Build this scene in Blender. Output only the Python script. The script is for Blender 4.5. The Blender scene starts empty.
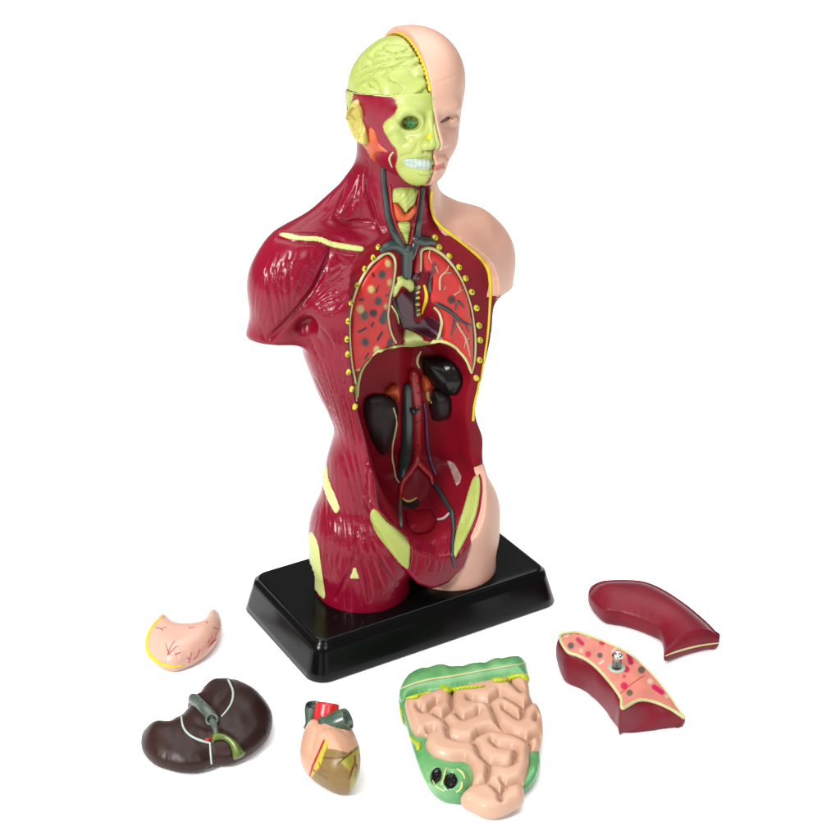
import bpy, math, random
import numpy as np
from mathutils import Vector
from mathutils.bvhtree import BVHTree
from mathutils.kdtree import KDTree
from mathutils.geometry import delaunay_2d_cdt
random.seed(7); rng = np.random.default_rng(7)
C = bpy.data.collections.new('scene'); bpy.context.scene.collection.children.link(C)
GZ = -18.94                                   # ground height; z = 0 is the top of the plinth; all working units are mm
A3 = lambda *a: np.array(a, dtype=float)

# ---------------------------------------------------------------- camera (recovered from the plinth in the photograph)
AZ, PITCH, DIST = math.radians(30.7605), math.radians(26.3), 717.204
TGT = A3(10.8405, 0, 77.4234); FPX = 420 / math.tan(math.radians(15))
FW = A3(math.sin(AZ) * math.cos(PITCH), math.cos(AZ) * math.cos(PITCH), -math.sin(PITCH))
RT = A3(math.cos(AZ), -math.sin(AZ), 0); UP = np.cross(RT, FW); CAM = TGT - FW * DIST

def ray(px, py):
    d = FW + (px - 420) / FPX * RT - (py - 420) / FPX * UP
    return d / np.linalg.norm(d)
def on_z(px, py, z):
    d = ray(px, py); return CAM + d * ((z - CAM[2]) / d[2])
def on_y(px, py, n, c):                       # plane n.p = c
    d = ray(px, py); return CAM + d * ((c - n @ CAM) / (n @ d))
def Z(x0, y0, s, pts): return [(x0 + x / s, y0 + y / s) for x, y in pts]

# body frame -> plinth frame
YAW = math.radians(-6.0); BC = A3(0.5, -3.5, 0)
RB = np.array([[math.cos(YAW), -math.sin(YAW), 0], [math.sin(YAW), math.cos(YAW), 0], [0, 0, 1]])
def b2w(P): return np.asarray(P) @ RB.T + BC
def w2b(P): return (np.asarray(P) - BC) @ RB

# ---------------------------------------------------------------- object helpers
def mesh_obj(name, V, F, mat, parent=None, smooth=True, col=None, origin=None):
    V = np.asarray(V, float)
    o0 = A3(0, 0, 0)
    if parent is not None: o0 = np.array(parent.get('_o', (0, 0, 0)), float)
    if origin is not None: o0 = np.asarray(origin, float)
    me = bpy.data.meshes.new(name)
    W = (V - o0) * .001
    if origin is None and parent is None: W = (V - A3(0, 0, GZ)) * .001
    me.from_pydata(W.tolist(), [], F.tolist() if isinstance(F, np.ndarray) else F)
    if col is not None:
        a = me.color_attributes.new('paint', 'FLOAT_COLOR', 'POINT')
        c4 = np.ones((len(V), 4), np.float32); c4[:, :3] = col
        a.data.foreach_set('color', c4.ravel())
    me.polygons.foreach_set('use_smooth', [smooth] * len(me.polygons))
    me.update()
    o = bpy.data.objects.new(name, me); C.objects.link(o)
    if mat is not None: me.materials.append(mat)
    if parent is not None: o.parent = parent
    return o
def thing(name, label, cat, at, group=None):
    o = bpy.data.objects.new(name, None); C.objects.link(o)
    o.empty_display_size = .01
    at = np.asarray(at, float)
    o.location = ((at - A3(0, 0, GZ)) * .001).tolist()
    o['label'] = label; o['category'] = cat
    if group: o['group'] = group
    o['_o'] = at.tolist()
    return o
def sub(o):                                    # let a part act as a parent of sub-parts
    o['_o'] = o.parent['_o'] if '_o' in o.parent else [0, 0, 0]; return o

def surfnets(fun, lo, hi, h):
    lo = np.array(lo, float); n = np.ceil((np.array(hi) - lo) / h).astype(int) + 1
    ax = [lo[i] + h * np.arange(n[i]) for i in range(3)]
    X, Y, Zz = np.meshgrid(*ax, indexing='ij')
    D = fun(X, Y, Zz).astype(np.float32)
    S = D < 0
    cnt = np.zeros(n - 1, np.float32); acc = np.zeros(tuple(n - 1) + (3,), np.float32)
    cs = [(i, j, k) for i in (0, 1) for j in (0, 1) for k in (0, 1)]
    sl = lambda c: tuple(slice(c[i], n[i] - 1 + c[i]) for i in range(3))
    for c in cs:
        for a in range(3):
            if c[a]: continue
            e = list(c); e[a] = 1
            d0, d1 = D[sl(c)], D[sl(e)]
            m = (d0 < 0) != (d1 < 0)
            t = np.where(m, d0 / np.where(m, d0 - d1, 1), 0)
            cnt += m
            for b in range(3):
                acc[..., b] += np.where(m, t if b == a else c[b], 0)
    act = cnt > 0
    idx = -np.ones(n - 1, int); idx[act] = np.arange(act.sum())
    ii = np.argwhere(act)
    V = lo + h * (ii + acc[act] / cnt[act][:, None])
    F = []
    for a in range(3):
        b, c = (a + 1) % 3, (a + 2) % 3
        s0 = [slice(None)] * 3; s1 = [slice(None)] * 3
        s0[a] = slice(0, n[a] - 1); s1[a] = slice(1, n[a])
        m = S[tuple(s0)] != S[tuple(s1)]; flip = S[tuple(s0)]
        E = np.argwhere(m)
        ok = (E[:, b] > 0) & (E[:, c] > 0) & (E[:, b] < n[b] - 1) & (E[:, c] < n[c] - 1)
        E = E[ok]; fl = flip[m][ok]
        def g(db, dc):
            q = E.copy(); q[:, b] -= db; q[:, c] -= dc
            return idx[q[:, 0], q[:, 1], q[:, 2]]
        Q = np.stack([g(1, 1), g(0, 1), g(0, 0), g(1, 0)], 1)
        Q[~fl] = Q[~fl][:, ::-1]
        F.append(Q)
    return V, np.concatenate(F)

def vnormals(V, F):
    N = np.zeros_like(V)
    f = np.asarray(F)
    n = np.cross(V[f[:, 2]] - V[f[:, 0]], V[f[:, -1]] - V[f[:, 1]]) if f.shape[1] == 4 else np.cross(V[f[:, 1]] - V[f[:, 0]], V[f[:, 2]] - V[f[:, 0]])
    for k in range(f.shape[1]): np.add.at(N, f[:, k], n)
    return N / (np.linalg.norm(N, axis=1)[:, None] + 1e-12)
def bvh(*meshes):
    V = []; F = []; o = 0
    for v, f in meshes:
        V += np.asarray(v).tolist(); F += (np.asarray(f) + o).tolist(); o += len(v)
    return BVHTree.FromPolygons(V, F)

# ---- distance primitives
def smin(a, b, k):
    h = np.clip(.5 + .5 * (b - a) / k, 0, 1)
    return b + (a - b) * h - k * h * (1 - h)
def smax(a, b, k): return -smin(-a, -b, k)
def ell(x, y, z, c, r):
    p = ((x - c[0]), (y - c[1]), (z - c[2]))
    k0 = np.sqrt(sum((p[i] / r[i]) ** 2 for i in range(3)))
    k1 = np.sqrt(sum((p[i] / r[i] ** 2) ** 2 for i in range(3))) + 1e-9
    return k0 * (k0 - 1) / k1
def cap(x, y, z, a, b, ra, rb):
    a = np.array(a, float); b = np.array(b, float); d = b - a
    t = np.clip(((x - a[0]) * d[0] + (y - a[1]) * d[1] + (z - a[2]) * d[2]) / (d @ d), 0, 1)
    return np.sqrt((x - a[0] - t * d[0]) ** 2 + (y - a[1] - t * d[1]) ** 2 + (z - a[2] - t * d[2]) ** 2) - (ra + (rb - ra) * t)
def poly_sd(P, x, y):                          # signed distance to a polygon, negative inside
    P = np.asarray(P, float); d = np.full(np.shape(x), 1e9); ins = np.zeros(np.shape(x), bool)
    for i in range(len(P)):
        a, b = P[i], P[(i + 1) % len(P)]; e = b - a
        t = np.clip(((x - a[0]) * e[0] + (y - a[1]) * e[1]) / (e @ e + 1e-12), 0, 1)
        d = np.minimum(d, (x - a[0] - t * e[0]) ** 2 + (y - a[1] - t * e[1]) ** 2)
        cr = ((a[1] > y) != (b[1] > y)) & (x < e[0] * (y - a[1]) / (e[1] + 1e-12) + a[0])
        ins ^= cr
    return np.where(ins, -1, 1) * np.sqrt(d)
def line_d(L, x, y):                           # distance to a polyline
    L = np.asarray(L, float); d = np.full(np.shape(x), 1e9)
    for i in range(len(L) - 1):
        a, b = L[i], L[i + 1]; e = b - a
        t = np.clip(((x - a[0]) * e[0] + (y - a[1]) * e[1]) / (e @ e + 1e-12), 0, 1)
        d = np.minimum(d, (x - a[0] - t * e[0]) ** 2 + (y - a[1] - t * e[1]) ** 2)
    return np.sqrt(d)
def spline(P, step, closed=False):
    P = np.asarray(P, float); n = len(P)
    if n < 3 and not closed:
        L = np.linalg.norm(P[1] - P[0]); k = max(2, int(L / step) + 1)
        return P[0] + (P[1] - P[0]) * np.linspace(0, 1, k)[:, None]
    out = []
    for i in range(n if closed else n - 1):
        if closed: p0, p1, p2, p3 = P[i - 1], P[i], P[(i + 1) % n], P[(i + 2) % n]
        else: p0, p1, p2, p3 = P[max(i - 1, 0)], P[i], P[i + 1], P[min(i + 2, n - 1)]
        L = np.linalg.norm(p2 - p1); k = max(1, int(round(L / step)))
        # centripetal-ish: damp tangents
        m1 = (p2 - p0) * .5; m2 = (p3 - p1) * .5
        l1 = np.linalg.norm(m1) + 1e-9; l2 = np.linalg.norm(m2) + 1e-9
        m1 = m1 * min(1, L / l1); m2 = m2 * min(1, L / l2)
        for t in np.arange(k) / k:
            out.append((2*t**3-3*t**2+1)*p1 + (t**3-2*t**2+t)*m1 + (-2*t**3+3*t**2)*p2 + (t**3-t**2)*m2)
    if not closed: out.append(P[-1])
    return np.array(out)

# ---- things laid on surfaces
def hits(tree, P, fallback=True, avoid_jump=None):
    L = []; N = []; last = None
    for p in P:
        d = ray(p[0], p[1])
        h = tree.ray_cast(Vector(CAM), Vector(d))
        if h[0] is None:
            t = (np.linalg.norm(last - CAM) if last is not None else DIST)
            if last is None and L == []:
                for q in P:
                    hh = tree.ray_cast(Vector(CAM), Vector(ray(q[0], q[1])))
                    if hh[0] is not None: t = (np.array(hh[0]) - CAM) @ d; break
            h = tree.find_nearest(Vector(CAM + d * t))
        last = np.array(h[0]); L.append(last); n = np.array(h[1])
        N.append(n if n @ d < .3 else -n)
    return np.array(L), np.array(N)
def px_mm(P3): return np.linalg.norm(np.mean(P3, 0) - CAM) / FPX

def tri_poly(P, step, edge, rim=False):
    P = np.asarray(P, float); lo = P.min(0); hi = P.max(0)
    gx = np.arange(lo[0], hi[0], step); gy = np.arange(lo[1], hi[1], step * .866)
    X, Y = np.meshgrid(gx, gy); X = X + (np.arange(len(gy)) % 2)[:, None] * step * .5
    X = X.ravel(); Y = Y.ravel()
    m = poly_sd(P, X, Y) < -edge
    inner = np.stack([X[m], Y[m]], 1)
    if rim:
        T_ = np.roll(P, -1, 0) - np.roll(P, 1, 0); N_ = np.stack([-T_[:, 1], T_[:, 0]], 1) / (np.linalg.norm(T_, axis=1)[:, None] + 1e-9)
        if poly_sd(P, *(P + N_ * .05).T).mean() > 0: N_ = -N_
        for e in (.12, .4):
            Q = P + N_ * e * step; q = poly_sd(P, Q[:, 0], Q[:, 1]) < -e * step * .8; inner = np.concatenate([inner, Q[q]])
    pts = [Vector(p) for p in P.tolist()] + [Vector(p) for p in inner.tolist()]
    n = len(P)
    r = delaunay_2d_cdt(pts, [(i, (i + 1) % n) for i in range(n)], [list(range(n))], 1, 1e-6)
    V = np.array([(v.x, v.y) for v in r[0]]); F = [list(f) for f in r[2]]
    return V, F

def patch(name, poly, tree, mat, parent, h=.5, w=None, step=1.3, crisp=False, smooth=True, disp=None, colf=None, sink=.35, offs=0, avgn=True, label=None, relax=None):
    """a raised inlay that follows the surface under the outline poly (photo pixels)"""
    P = np.asarray(poly, float) if crisp else spline(poly, step, True)
    if crisp: P = np.concatenate([spline([P[i], P[(i + 1) % len(P)]], step)[:-1] for i in range(len(P))])
    V2, F = tri_poly(P, step, step * .55)
    L, N = hits(tree, V2)
    if relax is None: relax = 30 if h > 3 else 0
    if relax:                                     # let a thick organ bridge the dips below it
        E = np.array([(f[i], f[(i + 1) % len(f)]) for f in F for i in range(len(f))])
        t = np.linalg.norm(L - CAM, axis=1); deg = np.zeros(len(t)); np.add.at(deg, E[:, 0], 1); np.add.at(deg, E[:, 1], 1)
        for _ in range(relax):
            a = np.zeros(len(t)); np.add.at(a, E[:, 0], t[E[:, 1]]); np.add.at(a, E[:, 1], t[E[:, 0]]); t = .4 * t + .6 * a / deg
        L = np.array([CAM + ray(*p) * q for p, q in zip(V2, t)])
        N = vnormals(L, [f for f in F if len(f) == 3])
        if np.mean(N @ FW) > 0: N = -N
        N = N * .6 - FW * .4; N /= np.linalg.norm(N, axis=1)[:, None]
    mm = px_mm(L); d = np.maximum(0, -poly_sd(P, V2[:, 0], V2[:, 1])) * mm
    if avgn:
        Nn = N.copy()
        for _ in range(2):
            S = Nn.copy()
            for f in F:
                for a in f:
                    for b in f: S[a] += Nn[b]
            Nn = S / (np.linalg.norm(S, axis=1)[:, None] + 1e-9)
        N = Nn
    if w is None: w = h * 1.5
    t = np.clip(d / w, 0, 1)
    H = -sink + (h + sink) * np.sqrt(np.maximum(0, 1 - (1 - t) ** 2)) + offs
    if disp is not None: H = H + disp(V2[:, 0], V2[:, 1], d) * np.clip(d / .5, 0, 1)
    W = L + N * H[:, None]
    # skirt down into the host so that the inlay has a body
    bd = [i for i in range(len(V2)) if d[i] < 1e-4]
    c = colf(V2[:, 0], V2[:, 1]) if colf is not None else None
    o = mesh_obj(name, W, F, mat, parent, smooth, c)
    if label: o['label'] = label
    return o, (W, F)

def sweep(P, R, seg=10, caps=True, flat=None, nrm=None):
    P = np.asarray(P, float); n = len(P); R = np.broadcast_to(np.asarray(R, float), (n,)) if np.ndim(R) == 0 or len(np.atleast_1d(R)) == n else np.interp(np.linspace(0, 1, n), np.linspace(0, 1, len(R)), R)
    T = np.gradient(P, axis=0); T /= np.linalg.norm(T, axis=1)[:, None] + 1e-12
    u = np.cross(T[0], A3(.3, -.8, .5)); u /= np.linalg.norm(u)
    rings = []; rad = []
    def frame(i, u):
        u = u - T[i] * (u @ T[i]); u /= np.linalg.norm(u) + 1e-12; return u, np.cross(T[i], u)
    ang = np.linspace(0, 2 * np.pi, seg, endpoint=False)
    V = []
    def ring(c, u, v, r): V.extend((c + r * (np.cos(ang)[:, None] * u + np.sin(ang)[:, None] * v)).tolist())
    if caps:
        uu, vv = frame(0, u)
        for a in (80, 55, 28): ring(P[0] - T[0] * R[0] * math.sin(math.radians(a)), uu, vv, R[0] * math.cos(math.radians(a)))
    for i in range(n):
        u, v = frame(i, u); ring(P[i], u, v, R[i])
    if caps:
        for a in (28, 55, 80): ring(P[-1] + T[-1] * R[-1] * math.sin(math.radians(a)), u, v, R[-1] * math.cos(math.radians(a)))
    k = len(V) // seg; F = []
    for i in range(k - 1):
        for j in range(seg):
            a = i * seg + j; b = i * seg + (j + 1) % seg
            F.append([a, b, b + seg, a + seg])
    F.append(list(range(seg))[::-1]); F.append(list(range((k - 1) * seg, k * seg)))
    return np.array(V), F
def join(parts):
    V = []; F = []; o = 0
    for v, f in parts:
        V += np.asarray(v).tolist(); F += [[i + o for i in q] for q in f]; o += len(v)
    return np.array(V), F
def tube_vf(pts, r, tree, lift=.3, step=1.5, seg=10):
    """r in px (scalar or list along the line); the tube rides on the surface"""
    P = spline(pts, step); L, N = hits(tree, P)
    # smooth the path a little
    for _ in range(2):
        Q = L.copy(); Q[1:-1] = (L[:-2] + 2 * L[1:-1] + L[2:]) / 4; L = Q
        M = N.copy(); M[1:-1] = (N[:-2] + N[1:-1] + N[2:]) / 3; N = M / np.linalg.norm(M, axis=1)[:, None]
    mm = px_mm(L); n = len(L)
    R = np.interp(np.linspace(0, 1, n), np.linspace(0, 1, len(np.atleast_1d(r))), np.atleast_1d(r)) * mm
    return sweep(L + N * (R * lift)[:, None], R, seg)
def tube(name, pts, r, tree, mat, parent, lift=.3, step=1.5, seg=10, label=None):
    V, F = tube_vf(pts, r, tree, lift, step, seg)
    o = mesh_obj(name, V, F, mat, parent)
    if label: o['label'] = label
    return o
def tubes(name, lines, tree, mat, parent, lift=.3, step=1.5, seg=8):
    V, F = join([tube_vf(p, r, tree, lift, step, seg) for p, r in lines])
    return mesh_obj(name, V, F, mat, parent)

def pillow(poly, zmid, top, bot, step=2.0, sm=0):
    """outline in photo px taken on the level z = zmid -> closed solid; top/bot(d, x, y) give heights above / below zmid (mm)"""
    P = spline(poly, step, True)
    V2, F = tri_poly(P, step, step * .75, True)
    G = np.array([on_z(x, y, zmid) for x, y in V2]); mm = px_mm(G)
    PG = np.array([on_z(x, y, zmid) for x, y in P])
    d = np.maximum(0, -poly_sd(PG[:, :2], G[:, 0], G[:, 1]))
    T = G.copy(); T[:, 2] += top(d, V2[:, 0], V2[:, 1])
    if sm:
        E = np.array([(f[i], f[(i + 1) % len(f)]) for f in F for i in range(len(f))]); z = T[:, 2]; deg = np.zeros(len(z)); np.add.at(deg, E[:, 0], 1); np.add.at(deg, E[:, 1], 1)
        keep = np.clip(d / 2.2, 0, 1)
        for _ in range(sm):
            a = np.zeros(len(z)); np.add.at(a, E[:, 0], z[E[:, 1]]); np.add.at(a, E[:, 1], z[E[:, 0]]); z = z + keep * .6 * (a / deg - z)
        T[:, 2] = z
    B = G.copy(); B[:, 2] -= bot(d, V2[:, 0], V2[:, 1])
    n = len(V2)
    area = sum((P[i][0] * P[(i + 1) % len(P)][1] - P[(i + 1) % len(P)][0] * P[i][1]) for i in range(len(P)))
    bd = d < 1e-3
    mapb = np.where(bd, np.arange(n), np.arange(n) + n)
    # orient by upward normal
    FT = []
    for f in F:
        a, b, c = T[f[0]], T[f[1]], T[f[2]]
        nz = (G[f[1]][0] - G[f[0]][0]) * (G[f[2]][1] - G[f[0]][1]) - (G[f[1]][1] - G[f[0]][1]) * (G[f[2]][0] - G[f[0]][0])
        FT.append(f if nz > 0 else f[::-1])
    FB = [[int(mapb[i]) for i in f[::-1]] for f in FT]
    V = np.concatenate([T, B])
    return V, FT + FB, FT
def dome(d, R, H): 
    t = np.clip(d / R, 0, 1); return H * np.sqrt(np.maximum(0, 1 - (1 - t) ** 2))

def groove(V, F, tree, strokes, nscale=1.0):
    """press grooves (or ridges) into a mesh along photo-pixel strokes: (polyline, width px, depth mm)"""
    pts = []; W = []; Dp = []
    for pl, w, dep in strokes:
        P = spline(pl, 1.2); L, _ = hits(tree, P); mm = px_mm(L)
        s = np.sin(np.linspace(0.12, 1, len(P)) * np.pi * .93) ** .5
        for l, q in zip(L, s): pts.append(l); W.append(w * mm); Dp.append(dep * q)
    kd = KDTree(len(pts))
    for i, p in enumerate(pts): kd.insert(Vector(p), i)
    kd.balance(); W = np.array(W); Dp = np.array(Dp)
    N = vnormals(V, F); out = V.copy(); wmax = W.max() * 2.6
    lo = np.min(pts, 0) - wmax; hi = np.max(pts, 0) + wmax
    cand = np.where(np.all((V > lo) & (V < hi), axis=1))[0]
    for i in cand:
        acc = 0.0; accr = 0.0
        for co, j, dist in kd.find_range(Vector(V[i]), wmax):
            g = math.exp(-(dist / W[j]) ** 2) * Dp[j]
            if g > acc: acc = g
            if g < accr: accr = g
        out[i] -= N[i] * (acc + accr)
    return out
# ---------------------------------------------------------------- materials
def srgb(r, g, b, k=1.0):
    f = lambda c: (c / 255 / 12.92 if c <= 10 else ((c / 255 + .055) / 1.055) ** 2.4)
    return (f(r) * k, f(g) * k, f(b) * k)
EXPO = .60                                     # paints in the photo are exposed brighter than their real colours
def mat(name, col, rough=.35, col2=None, nscale=60, spec=.5, coat=0., bump=.0, bscale=400, sheen=0., sheen_tint=(1, 1, 1), paint=False, sss=0., stretch=None):
    m = bpy.data.materials.new(name); m.use_nodes = True; nt = m.node_tree; b = nt.nodes['Principled BSDF']
    tc = nt.nodes.new('ShaderNodeTexCoord')
    src = tc.outputs['Object']
    if stretch is not None:
        mp = nt.nodes.new('ShaderNodeMapping'); mp.inputs['Scale'].default_value = stretch
        nt.links.new(src, mp.inputs['Vector']); src = mp.outputs['Vector']
    nz = nt.nodes.new('ShaderNodeTexNoise'); nz.inputs['Scale'].default_value = nscale; nz.inputs['Detail'].default_value = 4
    nt.links.new(src, nz.inputs['Vector'])
    rmp = nt.nodes.new('ShaderNodeMapRange'); rmp.inputs[1].default_value = .35; rmp.inputs[2].default_value = .65
    nt.links.new(nz.outputs['Fac'], rmp.inputs['Value'])
    mx = nt.nodes.new('ShaderNodeMix'); mx.data_type = 'RGBA'
    nt.links.new(rmp.outputs['Result'], mx.inputs['Factor'])
    c = tuple(v * EXPO for v in col); c2 = tuple(v * EXPO for v in (col2 or [v * .86 for v in col]))
    mx.inputs['A'].default_value = (*c, 1); mx.inputs['B'].default_value = (*c2, 1)
    out = mx.outputs['Result']
    if paint:
        at = nt.nodes.new('ShaderNodeAttribute'); at.attribute_name = 'paint'
        m2 = nt.nodes.new('ShaderNodeMix'); m2.data_type = 'RGBA'; m2.blend_type = 'MULTIPLY'; m2.inputs['Factor'].default_value = 1
        mx.inputs['A'].default_value = (1, 1, 1, 1); mx.inputs['B'].default_value = (.86, .86, .86, 1)
        nt.links.new(at.outputs['Color'], m2.inputs['A']); nt.links.new(out, m2.inputs['B']); out = m2.outputs['Result']
    nt.links.new(out, b.inputs['Base Color'])
    b.inputs['Specular IOR Level'].default_value = spec
    # roughness breakup
    n2 = nt.nodes.new('ShaderNodeTexNoise'); n2.inputs['Scale'].default_value = bscale; n2.inputs['Detail'].default_value = 3
    nt.links.new(tc.outputs['Object'], n2.inputs['Vector'])
    mr = nt.nodes.new('ShaderNodeMapRange'); mr.inputs[3].default_value = rough * .8; mr.inputs[4].default_value = rough * 1.25
    nt.links.new(n2.outputs['Fac'], mr.inputs['Value']); nt.links.new(mr.outputs['Result'], b.inputs['Roughness'])
    if coat: b.inputs['Coat Weight'].default_value = coat; b.inputs['Coat Roughness'].default_value = .12
    if sheen: b.inputs['Sheen Weight'].default_value = sheen; b.inputs['Sheen Tint'].default_value = (*sheen_tint, 1); b.inputs['Sheen Roughness'].default_value = .3
    if sss: b.inputs['Subsurface Weight'].default_value = sss; b.inputs['Subsurface Radius'].default_value = (.004, .002, .001)
    if bump:
        bp = nt.nodes.new('ShaderNodeBump'); bp.inputs['Strength'].default_value = bump; bp.inputs['Distance'].default_value = .0006
        nt.links.new(n2.outputs['Fac'], bp.inputs['Height']); nt.links.new(bp.outputs['Normal'], b.inputs['Normal'])
    return m
M = {}
M['muscle'] = mat('crimson muscle paint', srgb(150, 12, 48), .24, srgb(132, 10, 36), 26, spec=.24, bump=.1, bscale=700)
M['cut_flesh'] = mat('dark red cut wall paint', srgb(144, 18, 34), .38, srgb(124, 14, 32), 40, spec=.1, bump=.06)
M['skin'] = mat('flesh paint', srgb(235, 189, 165), .42, srgb(228, 174, 152), 30, spec=.3, bump=.05)
M['lime'] = mat('lime bone paint', srgb(190, 202, 110), .36, srgb(176, 192, 88), 50, spec=.35, bump=.06)
M['bone'] = mat('pale yellow green bone paint', srgb(222, 228, 150), .42, srgb(208, 220, 128), 60, spec=.3, bump=.06)
M['ear'] = mat('ochre ear paint', srgb(212, 200, 108), .4, srgb(196, 178, 84), 120, spec=.35)
M['yellow'] = mat('yellow edge paint', srgb(238, 216, 30), .35, srgb(220, 196, 24), 90, spec=.4)
M['cream'] = mat('cream rim paint', srgb(224, 220, 170), .4, srgb(206, 206, 140), 90, spec=.3)
M['white'] = mat('white tooth paint', srgb(192, 208, 194), .3, srgb(182, 202, 190), 200, spec=.4)
M['vein'] = mat('dark green vein paint', srgb(52, 70, 66), .3, srgb(36, 48, 46), 90, spec=.5)
M['artery'] = mat('red artery paint', srgb(182, 24, 32), .32, srgb(156, 18, 34), 90, spec=.45)
M['orange'] = mat('orange gland paint', srgb(222, 104, 52), .4, srgb(200, 78, 40), 160, spec=.35)
M['black'] = mat('black plinth plastic', srgb(11, 11, 12), .2, srgb(9, 9, 10), 60, spec=.16, bscale=70)
M['dark'] = mat('black organ paint', srgb(22, 20, 20), .22, srgb(28, 20, 22), 70, spec=.22)
M['matt_black'] = mat('matt black kidney paint', srgb(28, 21, 21), .42, srgb(52, 24, 28), 70, spec=.2)
M['paint'] = mat('hand painted surface', (1, 1, 1), .38, nscale=80, spec=.35, paint=True)
M['gloss_paint'] = mat('hand painted gloss surface', (1, 1, 1), .28, nscale=80, spec=.3, paint=True, bump=.05)
M['purple'] = mat('plum nerve paint', srgb(112, 50, 92), .35, srgb(92, 40, 76), 120, spec=.45)
M['plum'] = mat('dark plum lining paint', srgb(86, 22, 44), .3, srgb(70, 18, 38), 60, spec=.5)
M['ground'] = mat('white studio sheet', (.95 / EXPO, .95 / EXPO, .95 / EXPO), .9, (.94 / EXPO, .94 / EXPO, .94 / EXPO), 3, spec=.0)
# ---------------------------------------------------------------- setting: ground sheet
def grid_plane(name, mat_, half, z):
    V = [(-half, -half, z), (half, -half, z), (half, half, z), (-half, half, z)]
    return mesh_obj(name, V, [[0, 1, 2, 3]], mat_, None, False)
g = grid_plane('ground', M['ground'], 12000, GZ); g['kind'] = 'structure'

model = thing('anatomical_torso_model', 'tall half skinned, half red muscle torso with open chest, standing on a black plinth', 'anatomy model', (0, 0, GZ))

# ---------------------------------------------------------------- plinth
def plinth():
    W, Dp, H, fl = 121.5 / 2, 66.2 / 2, 18.94, 6.0
    def rr(w, d, r, n=8):
        out = []
        for cx, cy, a0 in ((w - r, d - r, 0), (-w + r, d - r, 90), (-w + r, -d + r, 180), (w - r, -d + r, 270)):
            for k in range(n + 1):
                a = math.radians(a0 + 90 * k / n); out.append((cx + r * math.cos(a), cy + r * math.sin(a)))
        return out
    rings = []
    prof = [(fl - 1.0, -H, 0), (fl, -H + .8, 0)]
    for k in range(1, 6): prof.append((fl * (1 - k / 6 * .86), -H + .8 + (H - 2.2 - .8) * k / 5, 0))
    for a in range(0, 91, 15): prof.append((.35 - 1.5 * (1 - math.cos(math.radians(a))), -1.6 + 1.6 * math.sin(math.radians(a)), 0))
    V = []
    for off, z, _ in prof:
        V += [(x, y, z) for x, y in rr(W + off, Dp + off, 5 + off * .6)]
    n = len(rr(1, 1, .1)); F = []
    for i in range(len(prof) - 1):
        for j in range(n): F.append([i * n + j, i * n + (j + 1) % n, (i + 1) * n + (j + 1) % n, (i + 1) * n + j])
    F.append(list(range(n))[::-1]); 
    # top inset ring keeps the normals flat
    k = len(prof); V += [(x, y, 0) for x, y in rr(W - 4, Dp - 4, 4)]
    for j in range(n): F.append([(k - 1) * n + j, (k - 1) * n + (j + 1) % n, k * n + (j + 1) % n, k * n + j])
    F.append(list(range(k * n, (k + 1) * n)))
    o = mesh_obj('plinth', V, F, M['black'], model)
    return o, (np.array(V), F)
base_o, base_vf = plinth()
PL = BVHTree.FromPolygons(base_vf[0].tolist(), base_vf[1])

# ---------------------------------------------------------------- torso
TR = np.array([  # z, rx, front, back, cy
    (5, 40, 20, 22, 0), (15, 43.0, 22, 24, 0), (30, 44.0, 23, 26, 0), (42, 41.8, 23, 26, 0), (55, 38.2, 22, 24, 0), (68, 37.0, 21, 22, 0), (80, 34.8, 20.5, 21, 0),
    (92, 36.8, 21.5, 22, 0), (105, 41.5, 23.5, 24, 0), (120, 46.0, 25.5, 27, 1), (135, 47.5, 26, 28, 2), (148, 46.0, 24, 28, 3),
    (160, 41, 20, 26, 4), (170, 31, 15, 22, 5), (178, 20, 11, 18, 6)], float)
def lerp(z, col):
    return np.interp(z, TR[:, 0], TR[:, col])
zz = np.linspace(5, 185, 361)
TS = np.stack([zz] + [np.convolve(np.pad(np.interp(zz, TR[:, 0], TR[:, c]), 20, mode='edge'), np.hanning(41) / np.hanning(41).sum(), 'valid') for c in range(1, 5)], 1)
def trunk(x, y, z, zlo=14, zhi=172):
    I = lambda c: np.interp(z, TS[:, 0], TS[:, c])
    rx, rf, rb, cy = I(1), I(2), I(3), I(4)
    rx = rx - np.where(x < 0, 2.4 * np.exp(-((z - 80) / 11) ** 2), -2.6 * np.exp(-((z - 63) / 9) ** 2) + 2.4 * np.exp(-((z - 128) / 16) ** 2))
    yy = y - cy; ry = np.where(yy < 0, rf, rb)
    k = (np.abs(x / rx) ** 2.25 + np.abs(yy / ry) ** 2.25) ** (1 / 2.25)
    d = (k - 1) * np.minimum(rx, ry)
    return smax(smax(d, zlo - z, 6), z - zhi, 8)
PN = A3(-.16, 1, 0) / math.hypot(.16, 1)       # chest cut plane in the body frame: y = -8 + .16 x
PC = -8.0 / math.hypot(.16, 1)
def cut_xz(px, py, y0=None):                   # pixel -> (x, z) on the cut plane (or on a frontal level y0)
    A = w2b(CAM); d = RB.T @ ray(px, py)
    if y0 is None: t = (PC - PN @ A) / (PN @ d)
    else: t = (y0 - A[1]) / d[1]
    p = A + d * t; return p[0], p[2]
WIN = [cut_xz(*p) for p in [(361, 250), (372, 240), (390, 232), (408, 226), (430, 221), (438, 224), (448, 233), (470, 249), (484, 261), (490, 275), (492, 297), (520, 302), (610, 330), (610, 420), (500, 462)]] + \
      [cut_xz(px, py, y) for px, py, y in [(487, 478, -13), (479, 506, -19), (468, 530, -22), (452, 543, -23), (436, 547, -23), (418, 543, -23), (404, 535, -22), (392, 520, -21), (380, 500, -19)]] + \
      [cut_xz(*p) for p in [(371, 470), (363, 435), (357, 412), (352, 390), (349, 365), (346, 335), (346, 310), (349, 285), (354, 266)]]
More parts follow.
